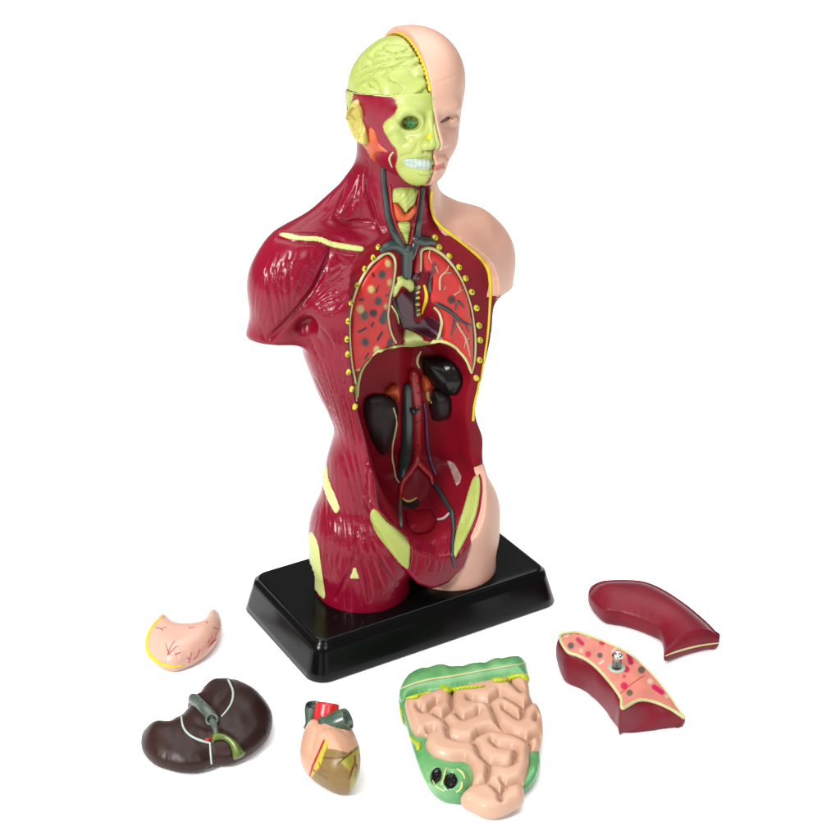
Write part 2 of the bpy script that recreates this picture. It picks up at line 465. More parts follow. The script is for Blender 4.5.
CAV = [cut_xz(*p) for p in [(358, 404), (357, 390), (362, 372), (372, 358), (386, 350), (405, 346), (425, 344), (442, 346), (455, 353), (464, 364), (470, 380), (473, 400), (475, 425), (479, 455)]] + \
      [cut_xz(px, py, y) for px, py, y in [(474, 490, -10), (466, 515, -17), (455, 532, -19), (440, 541, -20), (422, 540, -20), (408, 531, -19), (396, 514, -17), (385, 495, -12)]] + \
      [cut_xz(*p) for p in [(376, 470), (368, 440), (362, 420)]]
MED = [cut_xz(*p) for p in [(393, 300), (397, 292), (412, 288), (424, 300), (446, 330), (446, 344), (425, 345), (404, 345), (400, 336)]]   # hollow where the heart sits
gx = np.arange(-70, 75, .8); gz = np.arange(-5, 200, .8)
GX, GZ2 = np.meshgrid(gx, gz, indexing='ij')
dW = poly_sd(WIN, GX, GZ2); dC = poly_sd(CAV, GX, GZ2); dM = poly_sd(MED, GX, GZ2)
sst = lambda t: np.clip(t, 0, 1) ** 2 * (3 - 2 * np.clip(t, 0, 1))
plane = -8 + .16 * GX
plane = np.where(GZ2 < 60, plane - 10 * sst((60 - GZ2) / 30) * 1.0, plane)
cavd = 25 * np.clip(-dC / 6.5, 0, 1) ** .6 * (1 - .25 * sst((45 - GZ2) / 25))
cavd = cavd - 4.5 * np.exp(-((GX - 2) / 9) ** 2) * (dC < -2) * sst((GZ2 - 42) / 16)                 # the spine stands proud of the back wall
cavd = cavd + 14 * np.exp(-((GX + 1) / 9) ** 2 - ((GZ2 - 47) / 10) ** 2) * (dC < -2)                    # pelvic hollow
psoas = np.exp(-((np.abs(GX - 2) - 17 + (GZ2 - 70) * .22) / 5) ** 2) * sst((86 - GZ2) / 24) * sst((GZ2 - 30) / 10) * (dC < -1)
cavd = cavd - 3.5 * psoas
back = np.interp(GZ2, TS[:, 0], TS[:, 4]) + (np.interp(GZ2, TS[:, 0], TS[:, 3]) - 5) * np.sqrt(np.clip(1 - (GX / (np.interp(GZ2, TS[:, 0], TS[:, 1]) - 5.5)) ** 2, 0, 1))
cavd = np.minimum(cavd, np.maximum(back - plane, 0) * sst((np.interp(GZ2, TS[:, 0], TS[:, 1]) - 5.5 - GX) / 3))
plane = plane + np.where(dC < 0, np.maximum(cavd, 0), 0) + np.where(dM < 0, 8 * np.clip(-dM / 4, 0, 1) ** .7, 0)
YC = plane - np.maximum(0, dW) * 4.0
for _ in range(3):
    Q = np.pad(YC, 1, mode='edge'); YC = (Q[:-2, 1:-1] + Q[2:, 1:-1] + Q[1:-1, :-2] + Q[1:-1, 2:] + 2 * YC) / 6
def ycut(x, z):
    i = np.clip((x - gx[0]) / .8, 0, len(gx) - 1.001); j = np.clip((z - gz[0]) / .8, 0, len(gz) - 1.001)
    a = i.astype(int); b = j.astype(int); u = i - a; v = j - b
    return YC[a, b] * (1 - u) * (1 - v) + YC[a + 1, b] * u * (1 - v) + YC[a, b + 1] * (1 - u) * v + YC[a + 1, b + 1] * u * v
VW = [cut_xz(px, py, -20) for px, py in [(366, 505), (372, 520), (385, 543), (398, 562), (412, 578), (428, 584), (444, 578), (458, 562), (466, 533), (474, 507), (478, 476), (470, 440), (400, 440), (370, 470)]]
def arm(x, y, z, s):
    dy = 6 if s > 0 else 0; dz = -5 if s > 0 else 0
    d = cap(x, y, z, (s * (45 if s < 0 else 37), 8 + dy, 160 + dz), (s * (54.6 if s < 0 else 50), 12 + dy, 125), 15.5, 14.2 if s < 0 else 13.6)
    d = smin(d, ell(x, y, z, (s * (52 if s < 0 else 44.5), 8 + dy, 152 + dz), (15.5, 16, 19)), 6)
    pl = (z - (127 if s < 0 else 131.5)) * .97 + (x * s - 55) * -.10 + (y - 12) * .12
    return smax(d, -pl, 2.2)
def outer(x, y, z):
    d = trunk(x, y, z)
    th = None
    for s in (-1, 1):
        a = ((x - s * (22.6 + (z - 0) * .02)) / (22.0 - z * .05)) ** 2 + ((y + 1.5) / (23.2 + z * .03)) ** 2
        t = smax((np.sqrt(a) - 1) * 22.4, z - 40, 14)
        th = t if th is None else smin(th, t, 1.5)
    d = smin(d, th, 9)
    for s in (-1, 1):
        d = smin(d, arm(x, y, z, s), 5)
        dz = -2.5 if s > 0 else 0; dy = 4 if s > 0 else 0
        d = smin(d, cap(x, y, z, (s * (15 if s < 0 else 9), 10, 186 if s < 0 else 181), (s * (46 if s < 0 else 37), 10 + dy, 168 + dz * 1.8), 10 if s < 0 else 9, 7.0), 11)     # trapezius
        d = smin(d, cap(x, y, z, (s * 6, -7, 166), (s * (45 if s < 0 else 38), 2 + dy * 1.5, 168 + dz * 2), 5, 6), 7)         # clavicle line
        if s < 0: d = smin(d, ell(x, y, z, (s * 27, -9, 146), (19, 13, 14)), 7)                    # chest
    d = smin(d, cap(x, y, z, (0, 8, 165), (0, 6.5, 212), 18.2, 16.6), 9)
    d = smax(d, z - 214, 2)
    return d
def vwall(x, y, z):
    e = ell(x, y, z, (0, -1, 34), (62, 27.8, 62))
    return smax(smax(e, poly_sd(VW, x[:, 0, :], z[:, 0, :])[:, None, :], 1.6), y - 4, 1)
def ycut0(x): return -8 + .16 * x
def skin_line(x, y, z):                        # the flank is muscle in front of this surface, skin behind it
    off = -30 + 35.5 * sst((z - 44) / 11) - 4 * (1 - sst((z - 30) / 10)) - 45 * sst((z - 132) / 12)
    return np.maximum(y - ycut0(x) - off, trunk(x, y, z) - 1.2)
def muscle_f(x, y, z):
    d = outer(x, y, z)
    side = np.where(x > .6, np.minimum(d + 2.2, np.maximum(d + .05, skin_line(x, y, z))), d)
    side = smin(side, vwall(x, y, z), .8)
    c = (ycut(x, z) - y) * .35
    c = np.clip(c, -6, 6)
    side = smax(side, c, .8)
    return np.maximum(side, -.7 - z)
def skin_f(x, y, z):
    d = outer(x, y, z)
    c = np.clip((ycut(x, z) - y) * .35, -6, 6)
    d = np.maximum(d, c)
    d = np.maximum(d, -(d * 0 + outer(x, y, z) + 3.2))
    d = np.maximum(d, -skin_line(x, y, z))
    d = np.maximum(d, .3 - vwall(x, y, z))
    # front edge of the skin: right of the neck line above, right of the groin line below
    xs = np.interp(z, [0, 154, 160, 165, 170, 176, 185, 205], [.4, .4, 22, 19, 15.5, 12, 10, 9.5])
    d = np.maximum(d, np.where(y < 6, xs, .4) - x)
    return np.maximum(d, -.7 - z)
HB = .8
mv, mf = surfnets(muscle_f, (-72, -34, -2), (70, 36, 217), HB)
sv, sf = surfnets(skin_f, (-2, -34, -2), (72, 36, 217), HB)
mv = b2w(mv); sv = b2w(sv)
T_mus = bvh((mv, mf)); T_skin = bvh((sv, sf)); T_all = bvh((mv, mf), (sv, sf))
# ---------------------------------------------------------------- head
def head_base(x, y, z, orbit=True):
    d = ell(x, y, z, (0, 0, 228.5), (22.9, 29, 28.8))
    d = smin(d, ell(x, y, z, (7.5, -2, 238.5), (15.8, 25, 18.6)), 4)
    d = smin(d, ell(x, y, z, (0, -9, 215), (15.2, 20, 17)), 8)
    d = smin(d, ell(x, y, z, (0, -20, 205), (8, 8.3, 7)), 6)
    ax = np.abs(x)
    d = smin(d, cap(ax, y, z, (9.2, -2, 209.5), (3.5, -18, 204), 4.2, 4.2), 5)       # jaw line
    d = smin(d, ell(ax, y, z, (8.4, -19.5, 215.5), (4.8, 5.5, 5.5)), 5)           # cheek
    d = smin(d, ell(ax, y, z, (7.5, -24.6, 230.0), (6.5, 3.6, 2.6)), 4)            # brow
    d = smax(d, -ell(ax, y, z, (9.6, -30.4, 224.8), (4.8, 4.2, 3.0)), 3)    # eye hollow
    d = smin(d, cap(x, y, z, (0, -28.5, 228), (0, -33.6, 218.5), 2.0, 3.0), 3)
    d = smin(d, ell(ax, y, z, (3.4, -31, 217.6), (2.8, 3, 2.4)), 1.6)        # nostril wing
    d = smin(d, ell(x, y, z, (0, -28.7, 209.8), (7.2, 2.8, 1.9)), 1.2)
    d = smin(d, ell(x, y, z, (0, -27.8, 206.2), (6.2, 2.8, 1.8)), 1.2)
    return d
def head_skin_f(x, y, z):
    d = head_base(x, y, z)
    ax = np.abs(x)
    d = smin(d, ell(ax, y, z, (9.6, -24.4, 224.5), (4.3, 3.3, 2.3)), .7)    # closed-in eyeball and lids
    d = np.maximum(d, np.minimum(.25 - x, 60.)) 
    return d
def head_muscle_f(x, y, z):
    d = head_base(x, y, z) + .7
    d = smax(d, -ell(x, y, z, (-10.5, -30, 224.3), (6.6, 8, 5.4)), 1.2)      # orbit
    d = np.maximum(d, x - .05)
    return np.maximum(d, z - (234.4 - (y + 9) * .13))
hlo, hhi = (-30, -40, 192), (30, 37, 260)
hv, hf = surfnets(head_skin_f, (-2, -40, 192), hhi, .6); hv = b2w(hv)
kv, kf = surfnets(head_muscle_f, hlo, (2, 37, 244), .6); kv = b2w(kv)
def brain_f(x, y, z):
    d = ell(x, y, z, (0, -.3, 228.5), (22.4, 27.8, 25.4))
    a = .56 * z + 1.7 * np.sin(.33 * y + .26 * x) + 1.0 * np.sin(.44 * z - .3 * x + 1)
    b = .30 * y - .2 * x + 1.5 * np.sin(.42 * z + .2 * y)
    n = np.minimum(np.abs(np.sin(a)), 1.5 * np.abs(np.sin(b)))
    fr = sst((13 - y + .3 * x) / 12) * sst((254.6 - z) / 6)
    d = d + 1.5 * fr * (np.clip(1 - n / .95, 0, 1) ** 1.3) + .35 * np.sin(x * .31 + z * .2) * np.sin(y * .23) - .5 * fr
    d = np.maximum(d, x + .3)
    return np.maximum(d, 234.6 - (y + 9) * .13 - z)
bv, bf = surfnets(brain_f, (-30, -36, 229), (2, 37, 260), .55); bv = b2w(bv)
T_head = bvh((kv, kf)); T_hskin = bvh((hv, hf)); T_brain = bvh((bv, bf))
# ---------------------------------------------------------------- sculpt the muscle bundles
def zs(x0, y0, s, L): return [(Z(x0, y0, s, p), w, d) for p, w, d in L]
def fan(a, b, n, w, d, jit=.45):
    a = spline(a, 3); b = spline(b, 3); m = 7
    ra = np.array([a[int(t * (len(a) - 1))] for t in np.linspace(0, 1, m)]); rb = np.array([b[int(t * (len(b) - 1))] for t in np.linspace(0, 1, m)])
    out = []
    for k in range(n):
        t = (k + rng.uniform(.25, .75)) / n
        P = ra * (1 - t) + rb * t + rng.normal(0, jit * .3, (m, 2))
        i0 = rng.integers(0, 2); i1 = m - rng.integers(0, 2)
        out.append((P[i0:i1].tolist(), w * rng.uniform(.7, 1.3), d * rng.uniform(.6, 1.3)))
    return out
ST = []
ST += zs(240, 250, 7.636, [
    ([(200, 150), (213, 280), (240, 440), (262, 560)], 1.5, .9), ([(262, 140), (280, 280), (310, 430), (320, 520)], 1.4, .8),
    ([(322, 140), (325, 300), (345, 430), (352, 520)], 1.4, .8), ([(378, 90), (382, 250), (388, 400), (380, 500)], 1.4, .8),
    ([(500, 130), (460, 270), (420, 400), (400, 470)], 1.6, .7), ([(560, 90), (530, 230), (470, 370)], 1.5, .5), ([(160, 600), (175, 660), (200, 700)], 1.6, .6),
    ([(700, -20), (640, 150), (560, 300), (450, 450), (330, 580), (220, 680)], 2.6, 1.7),
    ([(760, 180), (640, 270), (540, 370), (450, 480)], 1.6, .9), ([(800, 220), (690, 270), (580, 360), (490, 450)], 1.4, .7),
    ([(740, 330), (660, 360), (590, 410)], 1.3, .7), ([(745, 375), (680, 400), (600, 440)], 1.3, .8), ([(735, 425), (680, 440), (610, 465)], 1.3, .7), ([(720, 480), (670, 490), (620, 500)], 1.2, .6),
    ([(480, 610), (500, 590), (520, 570), (530, 555)], 7.5, 4.6), ([(560, 640), (620, 720), (640, 800)], 1.6, .8), ([(620, 600), (690, 700), (720, 800)], 1.4, .6), ([(520, 680), (560, 760), (600, 840)], 1.6, .9)])
ST += fan([(309, 372), (322, 398), (334, 428), (338, 445)], [(341, 345), (347, 380), (354, 415), (362, 450)], 9, 1.2, .45)
ST += fan([(338, 450), (345, 475), (352, 500)], [(363, 445), (368, 475), (374, 502)], 4, 1.2, .45)
ST += zs(230, 160, 4.2, [
    ([(505, 60), (470, 150), (440, 235)], 1.8, 1.0), ([(575, 10), (572, 110), (600, 210), (640, 310)], 1.9, 1.2), ([(545, 60), (525, 140), (495, 220)], 1.4, .6),
    ([(500, 110), (470, 180), (455, 240)], 1.2, .5), ([(530, 160), (505, 215), (470, 262)], 1.3, .6), ([(440, 240), (480, 265), (540, 260), (600, 262)], 2.2, 1.0),
    ([(620, 180), (632, 240), (655, 310)], 1.3, .6), ([(560, 170), (555, 215), (548, 250)], 1.3, .6), ([(400, 210), (330, 260), (260, 300)], 1.6, .4),
    ([(200, 330), (280, 345), (370, 352), (430, 372), (550, 392)], 1.6, .7), ([(210, 303), (300, 308), (390, 318), (470, 335)], 1.6, .6),
    ([(440, 390), (480, 430), (560, 440)], 1.5, .5), ([(550, 390), (500, 440), (420, 520)], 1.4, .5), ([(590, 400), (555, 450), (500, 500)], 1.3, .4)])
ST += zs(290, 420, 3.652, [
    ([(243, 400), (240, 460), (225, 530), (195, 600), (165, 655)], 1.6, 1.0), ([(243, 430), (262, 510), (282, 590), (290, 660)], 1.6, 1.0), ([(272, 420), (300, 510), (330, 590), (350, 640)], 1.5, .8),
    ([(300, 440), (345, 530), (390, 600)], 1.7, 1.0), ([(210, 590), (210, 640), (213, 690)], 1.3, .7), ([(140, 400), (135, 500), (150, 600)], 1.6, .4), ([(180, 380), (185, 460), (170, 540)], 1.5, .35),
    ([(250, 590), (255, 640), (258, 685)], 1.2, .4), ([(310, 560), (325, 620), (335, 670)], 1.2, .5), ([(245, 320), (255, 390), (262, 440)], 1.6, .5), ([(280, 270), (300, 310), (310, 330)], 1.5, .6),
    ([(470, 450), (470, 500), (462, 560)], 1.3, .35), ([(520, 450), (518, 500), (510, 550)], 1.3, .35)])
ST += fan([(317, 500), (312, 540), (314, 585)], [(345, 505), (340, 545), (335, 600)], 4, 1.3, .22)
ST += fan([(266, 255), (254, 290), (254, 332)], [(322, 252), (314, 288), (282, 326)], 13, 1.2, .34)
ST += fan([(343, 172), (322, 203), (298, 222)], [(376, 182), (384, 212), (392, 232)], 8, 1.3, .34)
ST += fan([(348, 258), (330, 290), (308, 315)], [(352, 288), (343, 305), (325, 322)], 6, 1.3, .32)
ST += fan([(322, 455), (322, 500), (322, 590)], [(362, 470), (372, 520), (395, 590)], 9, 1.1, .3)
ST += fan([(310, 380), (322, 405), (334, 432)], [(340, 330), (346, 380), (352, 430)], 7, 1.0, .4)
ST += fan([(415, 555), (418, 568), (424, 580)], [(448, 552), (447, 566), (440, 580)], 5, 1.0, .2)
mv2 = groove(mv, mf, T_mus, [(p, w_, d_ * (1.35 if d_ < 3 else 1)) for p, w_, d_ in ST])
mus_o = mesh_obj('muscle_body', mv2, mf, M['muscle'], model); mus_o.data.materials.append(M['cut_flesh'])
fb = w2b(mv2[mf].mean(1)); ii = np.clip(((fb[:, 0] - gx[0]) / .8).round().astype(int), 0, len(gx) - 1); jj = np.clip(((fb[:, 2] - gz[0]) / .8).round().astype(int), 0, len(gz) - 1)
inside = (dW[ii, jj] < -.3) & (np.abs(fb[:, 1] - YC[ii, jj]) < 2.6)
mus_o.data.polygons.foreach_set('material_index', inside.astype(np.int32))
mus_o['label'] = 'crimson muscle side of the torso with carved fibres'
T_mus = bvh((mv2, mf)); T_all = bvh((mv2, mf), (sv, sf))
skin_o = mesh_obj('skin_half', sv, sf, M['skin'], model); skin_o['label'] = 'smooth flesh coloured half of the torso'
MU = sub(mus_o)

# ---------------------------------------------------------------- head parts
face_o = mesh_obj('skin_face', groove(hv, hf, T_hskin, [([(437, 82), (447, 79), (459, 73)], 1.3, .25), ([(441, 122), (445, 119.5), (449.5, 117)], 1.1, .7), ([(432, 167), (438, 166), (445, 163)], 1.1, .6), ([(441, 108), (447, 106), (455, 104)], 1.5, .25)]), hf, M['skin'], model)
face_o['label'] = 'bald flesh coloured half of the head'
FO = sub(face_o)
def blend(c, m, col): return c * (1 - m[:, None]) + np.array(srgb(*col)) * m[:, None]
zH = lambda pts: Z(380, 90, 7.64, pts)
skull_poly = zH([(405, 24), (412, 140), (414, 280), (430, 380), (438, 420), (402, 460), (398, 520), (394, 600), (384, 640), (366, 690), (340, 718), (270, 730), (200, 700), (150, 650), (125, 600), (122, 570), (135, 520),
                 (130, 470), (118, 440), (90, 410), (55, 350), (25, 280), (45, 240), (105, 190), (132, 140), (125, 90), (95, 40), (150, 26), (300, 24)])
def toprj(P):
    d = P - CAM; z = d @ FW; return 420 + FPX * (d @ RT) / z, 420 - FPX * (d @ UP) / z
kx, ky = toprj(kv); km = np.clip(.5 - (poly_sd(spline(skull_poly, 2, True), kx, ky) - .2) / .6, 0, 1) * (w2b(kv)[:, 1] < 6)
km = np.maximum(km, ((w2b(kv)[:, 0] > -2.2) & (w2b(kv)[:, 1] < -10) & (w2b(kv)[:, 2] > 203)) * 1.0)
hm_o = mesh_obj('head_muscle', kv, kf, M['gloss_paint'], model, col=blend(np.tile(np.array(srgb(150, 14, 44)), (len(kv), 1)), km, (190, 202, 110)) * EXPO); HM = sub(hm_o)
E_C = (410.4, 122.5)
def skull_disp(x, y, d):
    e = np.hypot((x - E_C[0]) / 11.5, (y - E_C[1]) / 9.5)
    z = 1.4 * np.exp(-((e - 1.18) / .22) ** 2) - 2.2 * np.clip(1.05 - e, 0, 1)
    z += 1.3 * np.exp(-((x - 391) / 6) ** 2 - ((y - 130) / 5) ** 2)                    # cheek bone
    z -= 1.3 * np.exp(-((x - 404) / 5) ** 2 - ((y - 141) / 5) ** 2)
    z -= 1.1 * np.exp(-(line_d(zH([(330, 470), (360, 462), (390, 455)]), x, y) / 1.3) ** 2)
    z += 1.0 * np.exp(-(line_d(zH([(380, 340), (405, 400), (400, 430)]), x, y) / 2.5) ** 2)
    z -= .5 * np.exp(-(line_d(zH([(285, 420), (250, 480), (170, 500)]), x, y) / 2.2) ** 2)
    return z
sk_o, sk_m = patch('skull', skull_poly, T_head, M['lime'], model, h=.9, step=1.1, disp=skull_disp); SK = sub(sk_o)
T_sk = bvh((kv, kf), sk_m)
def uv_ball(c, r, n=20, m=14):
    V = []; F = []
    for i in range(m + 1):
        a = math.pi * i / m
        for j in range(n):
            b = 2 * math.pi * j / n; V.append((c[0] + r[0] * math.sin(a) * math.cos(b), c[1] + r[1] * math.sin(a) * math.sin(b), c[2] + r[2] * math.cos(a)))
    for i in range(m):
        for j in range(n): F.append([i * n + j, (i + 1) * n + j, (i + 1) * n + (j + 1) % n, i * n + (j + 1) % n])
    return np.array(V), F
def ellipse(cx, cy, rx, ry, n=18, rot=0):
    a = np.linspace(0, 2 * np.pi, n, endpoint=False); c, s = math.cos(rot), math.sin(rot)
    return [(cx + rx * math.cos(t) * c - ry * math.sin(t) * s, cy + rx * math.cos(t) * s + ry * math.sin(t) * c) for t in a]
def eye_col(x, y):
    e = np.hypot((x - 411.5) / 3.6, (y - 123) / 3.6)[:, None]; r = np.hypot((x - 410.4) / 10, (y - 122.5) / 8)[:, None]
    base = np.array(srgb(104, 124, 48)) * (1 - .25 * (r > .8)); iris = np.array(srgb(52, 150, 84))
    t = np.clip(1.15 - e, 0, 1) ; c = base * (1 - np.clip(t * 4, 0, 1)) + iris * np.clip(t * 4, 0, 1)
    v = (np.sin(np.arctan2(y - 123, x - 411.5) * 7) > .55)[:, None] & (e > 1.1) & (r < .85)
    c = np.where(v, np.array(srgb(66, 84, 40)), c)
    return np.where(e < .32, np.array(srgb(20, 40, 26)), c) * EXPO
patch('eyeball', ellipse(410.4, 122.5, 9.6, 7.9), T_head, M['gloss_paint'], SK, h=1.3, w=5, step=.9, colf=eye_col)
def tooth_disp(x, y, d):
    u = (x - 402) / 4.2 ; z = -.25 * np.exp(-((u - np.round(u)) * 4.2 / .55) ** 2)
    return z - .3 * np.exp(-(line_d(zH([(175, 556), (300, 566), (390, 570)]), x, y) / .6) ** 2)
patch('teeth', zH([(176, 530), (240, 522), (330, 527), (384, 536), (378, 606), (340, 612), (250, 600), (190, 576)]), T_sk, M['white'], SK, h=.8, w=.6, relax=6, step=.8, disp=tooth_disp)
patch('nose_cartilage', zH([(340, 375), (375, 330), (402, 335), (404, 362), (375, 380)]), T_sk, M['yellow'], SK, h=.25, step=.8)
patch('parotid_gland', Z(330, 100, 8.4, [(330, 230), (375, 255), (400, 330), (430, 380), (490, 440), (400, 440), (385, 500), (390, 545), (350, 500), (310, 420), (285, 370), (325, 345)]), T_head, M['orange'], HM, h=.9, step=1.0,
      disp=lambda x, y, d: .35 * np.sin(x * 1.9) * np.sin(y * 2.1))
tubes('jaw_edge', [(Z(330, 100, 8.4, [(410, 570), (440, 600), (500, 650), (580, 695)]), [.5, .9, .4]), (Z(330, 100, 8.4, [(532, 440), (505, 470), (502, 510), (522, 560)]), [.9, 1.2, .8])], T_head, M['cream'], HM)
def ear_disp(x, y, d):
    P = Z(340, 30, 8.4, [(84, 740), (100, 675), (142, 630), (185, 655), (198, 720)])
    z = 2.4 * np.exp(-(line_d(P, x, y) / 1.5) ** 2) - 2.8 * np.exp(-(np.hypot((x - 356.5) / 4.0, (y - 124) / 8)) ** 2)
    z += 1.5 * np.exp(-(line_d([(353, 116), (356, 122), (358, 130), (361, 136)], x, y) / 1.4) ** 2)
    z -= .9 * np.exp(-(line_d([(362, 104), (364, 118), (364, 132)], x, y) / 1.3) ** 2)
    return z
L, N = hits(T_head, [(361, 124)])
ne = N[0] * .55 - FW * .6; ne /= np.linalg.norm(ne); e1 = np.cross(ne, A3(0, 0, 1)); e1 /= np.linalg.norm(e1); e2 = np.cross(ne, e1); pc = L[0] + ne * .6
T_ear = bvh((np.array([pc + e1 * a * 60 + e2 * b * 60 for a, b in ((-1, -1), (1, -1), (1, 1), (-1, 1))]), np.array([[0, 1, 2, 3]])))
patch('ear', [(357, 98), (351, 102), (347.3, 110), (346.5, 120), (349, 130), (353, 138), (358, 143), (364, 146), (368, 143), (367.5, 132), (366.5, 120), (367, 110), (364, 102), (361, 98)], T_ear, M['ear'], model, h=1.8, w=1.6, step=.9, disp=ear_disp, sink=3.5, relax=0)
patch('occipital_bone', [(344, 90.5), (353, 92.8), (353.5, 97), (351, 104), (347, 112), (344, 112)], T_head, M['lime'], HM, h=.6)
tube('skull_rim', [(344, 90.3), (353, 93), (362, 94.3), (375, 95.5), (388, 96.5), (400, 96), (415, 95), (431, 95)], [.5, .8, .8], bvh((kv, kf), (bv, bf)), M['cream'], model, lift=.2)
br_o = mesh_obj('brain', bv, bf, M['lime'], model); BR = sub(br_o)
T_bh = bvh((bv, bf))
ang = np.radians(np.linspace(118, -2, 60))
RIMP = b2w(np.stack([0 * ang - .1, -.3 - 28.4 * np.cos(ang), 228.5 + 26.0 * np.sin(ang)], 1))
RIMP = RIMP[RIMP[:, 2] > 237.6]
mesh_obj('brain_rim', *sweep(RIMP, .75, 10), M['yellow'], BR)
for q in spline(RIMP, 1.5)[1:-1:2]:
    mesh_obj('red_dot', *uv_ball(q + RB @ A3(-.55, 0, 0) - FW * .1, (.5, .5, .5), 8, 6), M['artery'], BR)
tubes('midline_edge', [([(432.4, 95), (433.6, 110), (434, 127), (436, 139), (437, 145)], .6), ([(432.4, 151), (431.5, 159), (430.6, 169)], .55)], bvh(sk_m, (hv, hf)), M['cream'], SK, lift=.1)
patch('lips', Z(380, 90, 7.64, [(392, 575), (430, 570), (470, 565), (505, 552), (470, 592), (430, 622), (388, 630)]), T_hskin, mat('pink lip paint', srgb(216, 122, 112), .45), FO, h=.35, step=.8)
patch('eye_slit', Z(330, 10, 5.6, [(617, 634), (632, 613), (652, 600), (678, 602), (664, 618), (640, 632)]), T_hskin, mat('brown eye paint', srgb(112, 66, 46), .4), FO, h=.15, step=.7)
patch('tear_duct', ellipse(452.3, 118.8, 1.3, 1.2), T_hskin, M['artery'], FO, h=.2, step=.6)

# ---------------------------------------------------------------- neck
z7 = lambda pts: Z(370, 180, 10.5, pts)
_, lar = patch('larynx', z7([(240, 105), (300, 78), (400, 78), (500, 92), (482, 180), (465, 250), (400, 312), (370, 345), (330, 292), (290, 245), (238, 235)]), T_all, M['lime'], model, h=2.6, w=4, step=1.0,
      disp=lambda x, y, d: .5 * np.exp(-((x - 404) / 2.5) ** 2) + .15 * np.sin(x * 1.3 + y))
patch('thyroid_gland', z7([(245, 240), (290, 248), (330, 300), (370, 352), (430, 292), (470, 245), (480, 300), (450, 380), (400, 428), (300, 438), (265, 400), (247, 320)]), T_all, M['orange'], model, h=2.2, w=2, step=1.0,
      disp=lambda x, y, d: .3 * np.sin(x * 2.3) * np.sin(y * 1.7))
patch('trachea', z7([(290, 452), (415, 438), (410, 560), (382, 680), (330, 572)]), T_all, M['lime'], model, h=2.0, w=3, step=.9, disp=lambda x, y, d: .35 * np.sin(y * 2.0))
for pts in ([(212, 60), (228, 300), (266, 450), (318, 600), (375, 735)], [(512, 100), (486, 300), (446, 500), (424, 640), (384, 735)]):
    tube('carotid_artery', z7(pts), [1.5, 1.7, 1.9, 2.0], T_all, M['artery'], model, lift=.25)
tube('jugular_vein', z7([(140, -115), (142, -70), (145, -10), (160, 150), (188, 350), (228, 500), (275, 620), (330, 720), (390, 800)]), [2.6, 3.1, 3.8, 5.0], T_all, M['vein'], model, lift=.3)
tube('jugular_vein', z7([(548, 95), (518, 300), (496, 480), (478, 620), (440, 740), (410, 800)]), [2.6, 3.0, 3.8, 5.0], T_all, M['vein'], model, lift=.3)
tube('subclavian_vein', z7([(480, 620), (540, 640), (610, 640), (665, 655)]), [6.0, 5.2, 3.0], T_all, M['vein'], model, lift=.1)
tube('subclavian_vein', z7([(120, 735), (180, 690), (260, 680), (330, 720)]), [3.0, 5.2, 5.6], T_all, M['vein'], model, lift=.1)
tube('vena_cava', [(406, 250), (405.5, 262), (405.5, 274)], [6.4, 6.0, 5.6], T_all, M['vein'], model, lift=.3)

# ---------------------------------------------------------------- chest
zA = lambda pts: Z(340, 240, 10.5, pts); zB = lambda pts: Z(340, 310, 10.5, pts); zC = lambda pts: Z(410, 240, 10.5, pts); zD = lambda pts: Z(410, 310, 10.5, pts)
RED = np.array(srgb(220, 40, 34))
def blend(c, m, col): return c * (1 - m[:, None]) + np.array(srgb(*col)) * m[:, None]
def lungL_col(x, y):
    c = np.tile(RED, (len(x), 1)); n = np.sin(x * .31 + 1.3 * np.sin(y * .22)) * np.sin(y * .27 + x * .1)
    c *= (1 + .08 * n)[:, None]
    for f, px, py, r, col in [(zA, 420, 350, 52, (52, 58, 62)), (zA, 380, 630, 52, (52, 58, 62)), (zA, 238, 780, 54, (62, 72, 66)), (zA, 452, 770, 54, (52, 58, 62)), (zB, 430, 90, 58, (52, 58, 62)), (zB, 245, 325, 48, (48, 52, 60)), (zB, 508, 330, 46, (48, 52, 60)),
                              (zA, 485, 235, 38, (214, 196, 120)), (zA, 305, 505, 40, (222, 214, 128)), (zA, 505, 435, 38, (206, 178, 110)), (zA, 195, 715, 44, (206, 182, 110)), (zA, 465, 685, 30, (196, 170, 110)), (zB, 365, 405, 40, (222, 214, 140)), (zB, 185, 640, 34, (214, 200, 130))]:
        q = f([(px, py)])[0]; e = np.hypot((x - q[0]) * 1.15, (y - q[1]) * .95) / (r / 10.5)
        c = blend(c, np.clip((1.25 - e) / .65, 0, 1) ** 1.2, col)
    for f, L, w in [(zA, [(330, 345), (334, 372)], 11), (zA, [(385, 470), (372, 500), (360, 535)], 9), (zA, [(195, 620), (220, 612)], 12), (zA, [(470, 575), (500, 562)], 11), (zB, [(312, 155), (328, 125)], 13), (zB, [(182, 215), (250, 178)], 13), (zB, [(375, 300), (420, 225)], 13), (zB, [(245, 495), (278, 445)], 12)]:
        d = line_d(f(L), x, y) / (w / 10.5); c = blend(c, np.clip((1.3 - d) / .5, 0, 1), (60, 18, 22))
    q = zA([(330, 755)])[0]; e = np.hypot(x - q[0], y - q[1]) / (42 / 10.5); c = blend(c, np.clip((1.1 - e) / .2, 0, 1), (84, 26, 22)); c = blend(c, np.clip((.55 - e) / .2, 0, 1), (40, 14, 14))
    return c * EXPO
lungL = zA([(500, 165), (555, 230), (562, 330), (542, 470), (515, 600), (505, 720), (495, 800)]) + zB([(498, 90), (512, 200), (545, 290), (580, 355), (480, 390), (380, 450), (290, 520), (230, 590), (200, 640), (160, 640), (140, 560), (122, 420), (118, 250), (125, 100)]) + zA([(122, 780), (136, 690), (168, 590), (220, 480), (290, 350), (380, 240), (440, 190)])
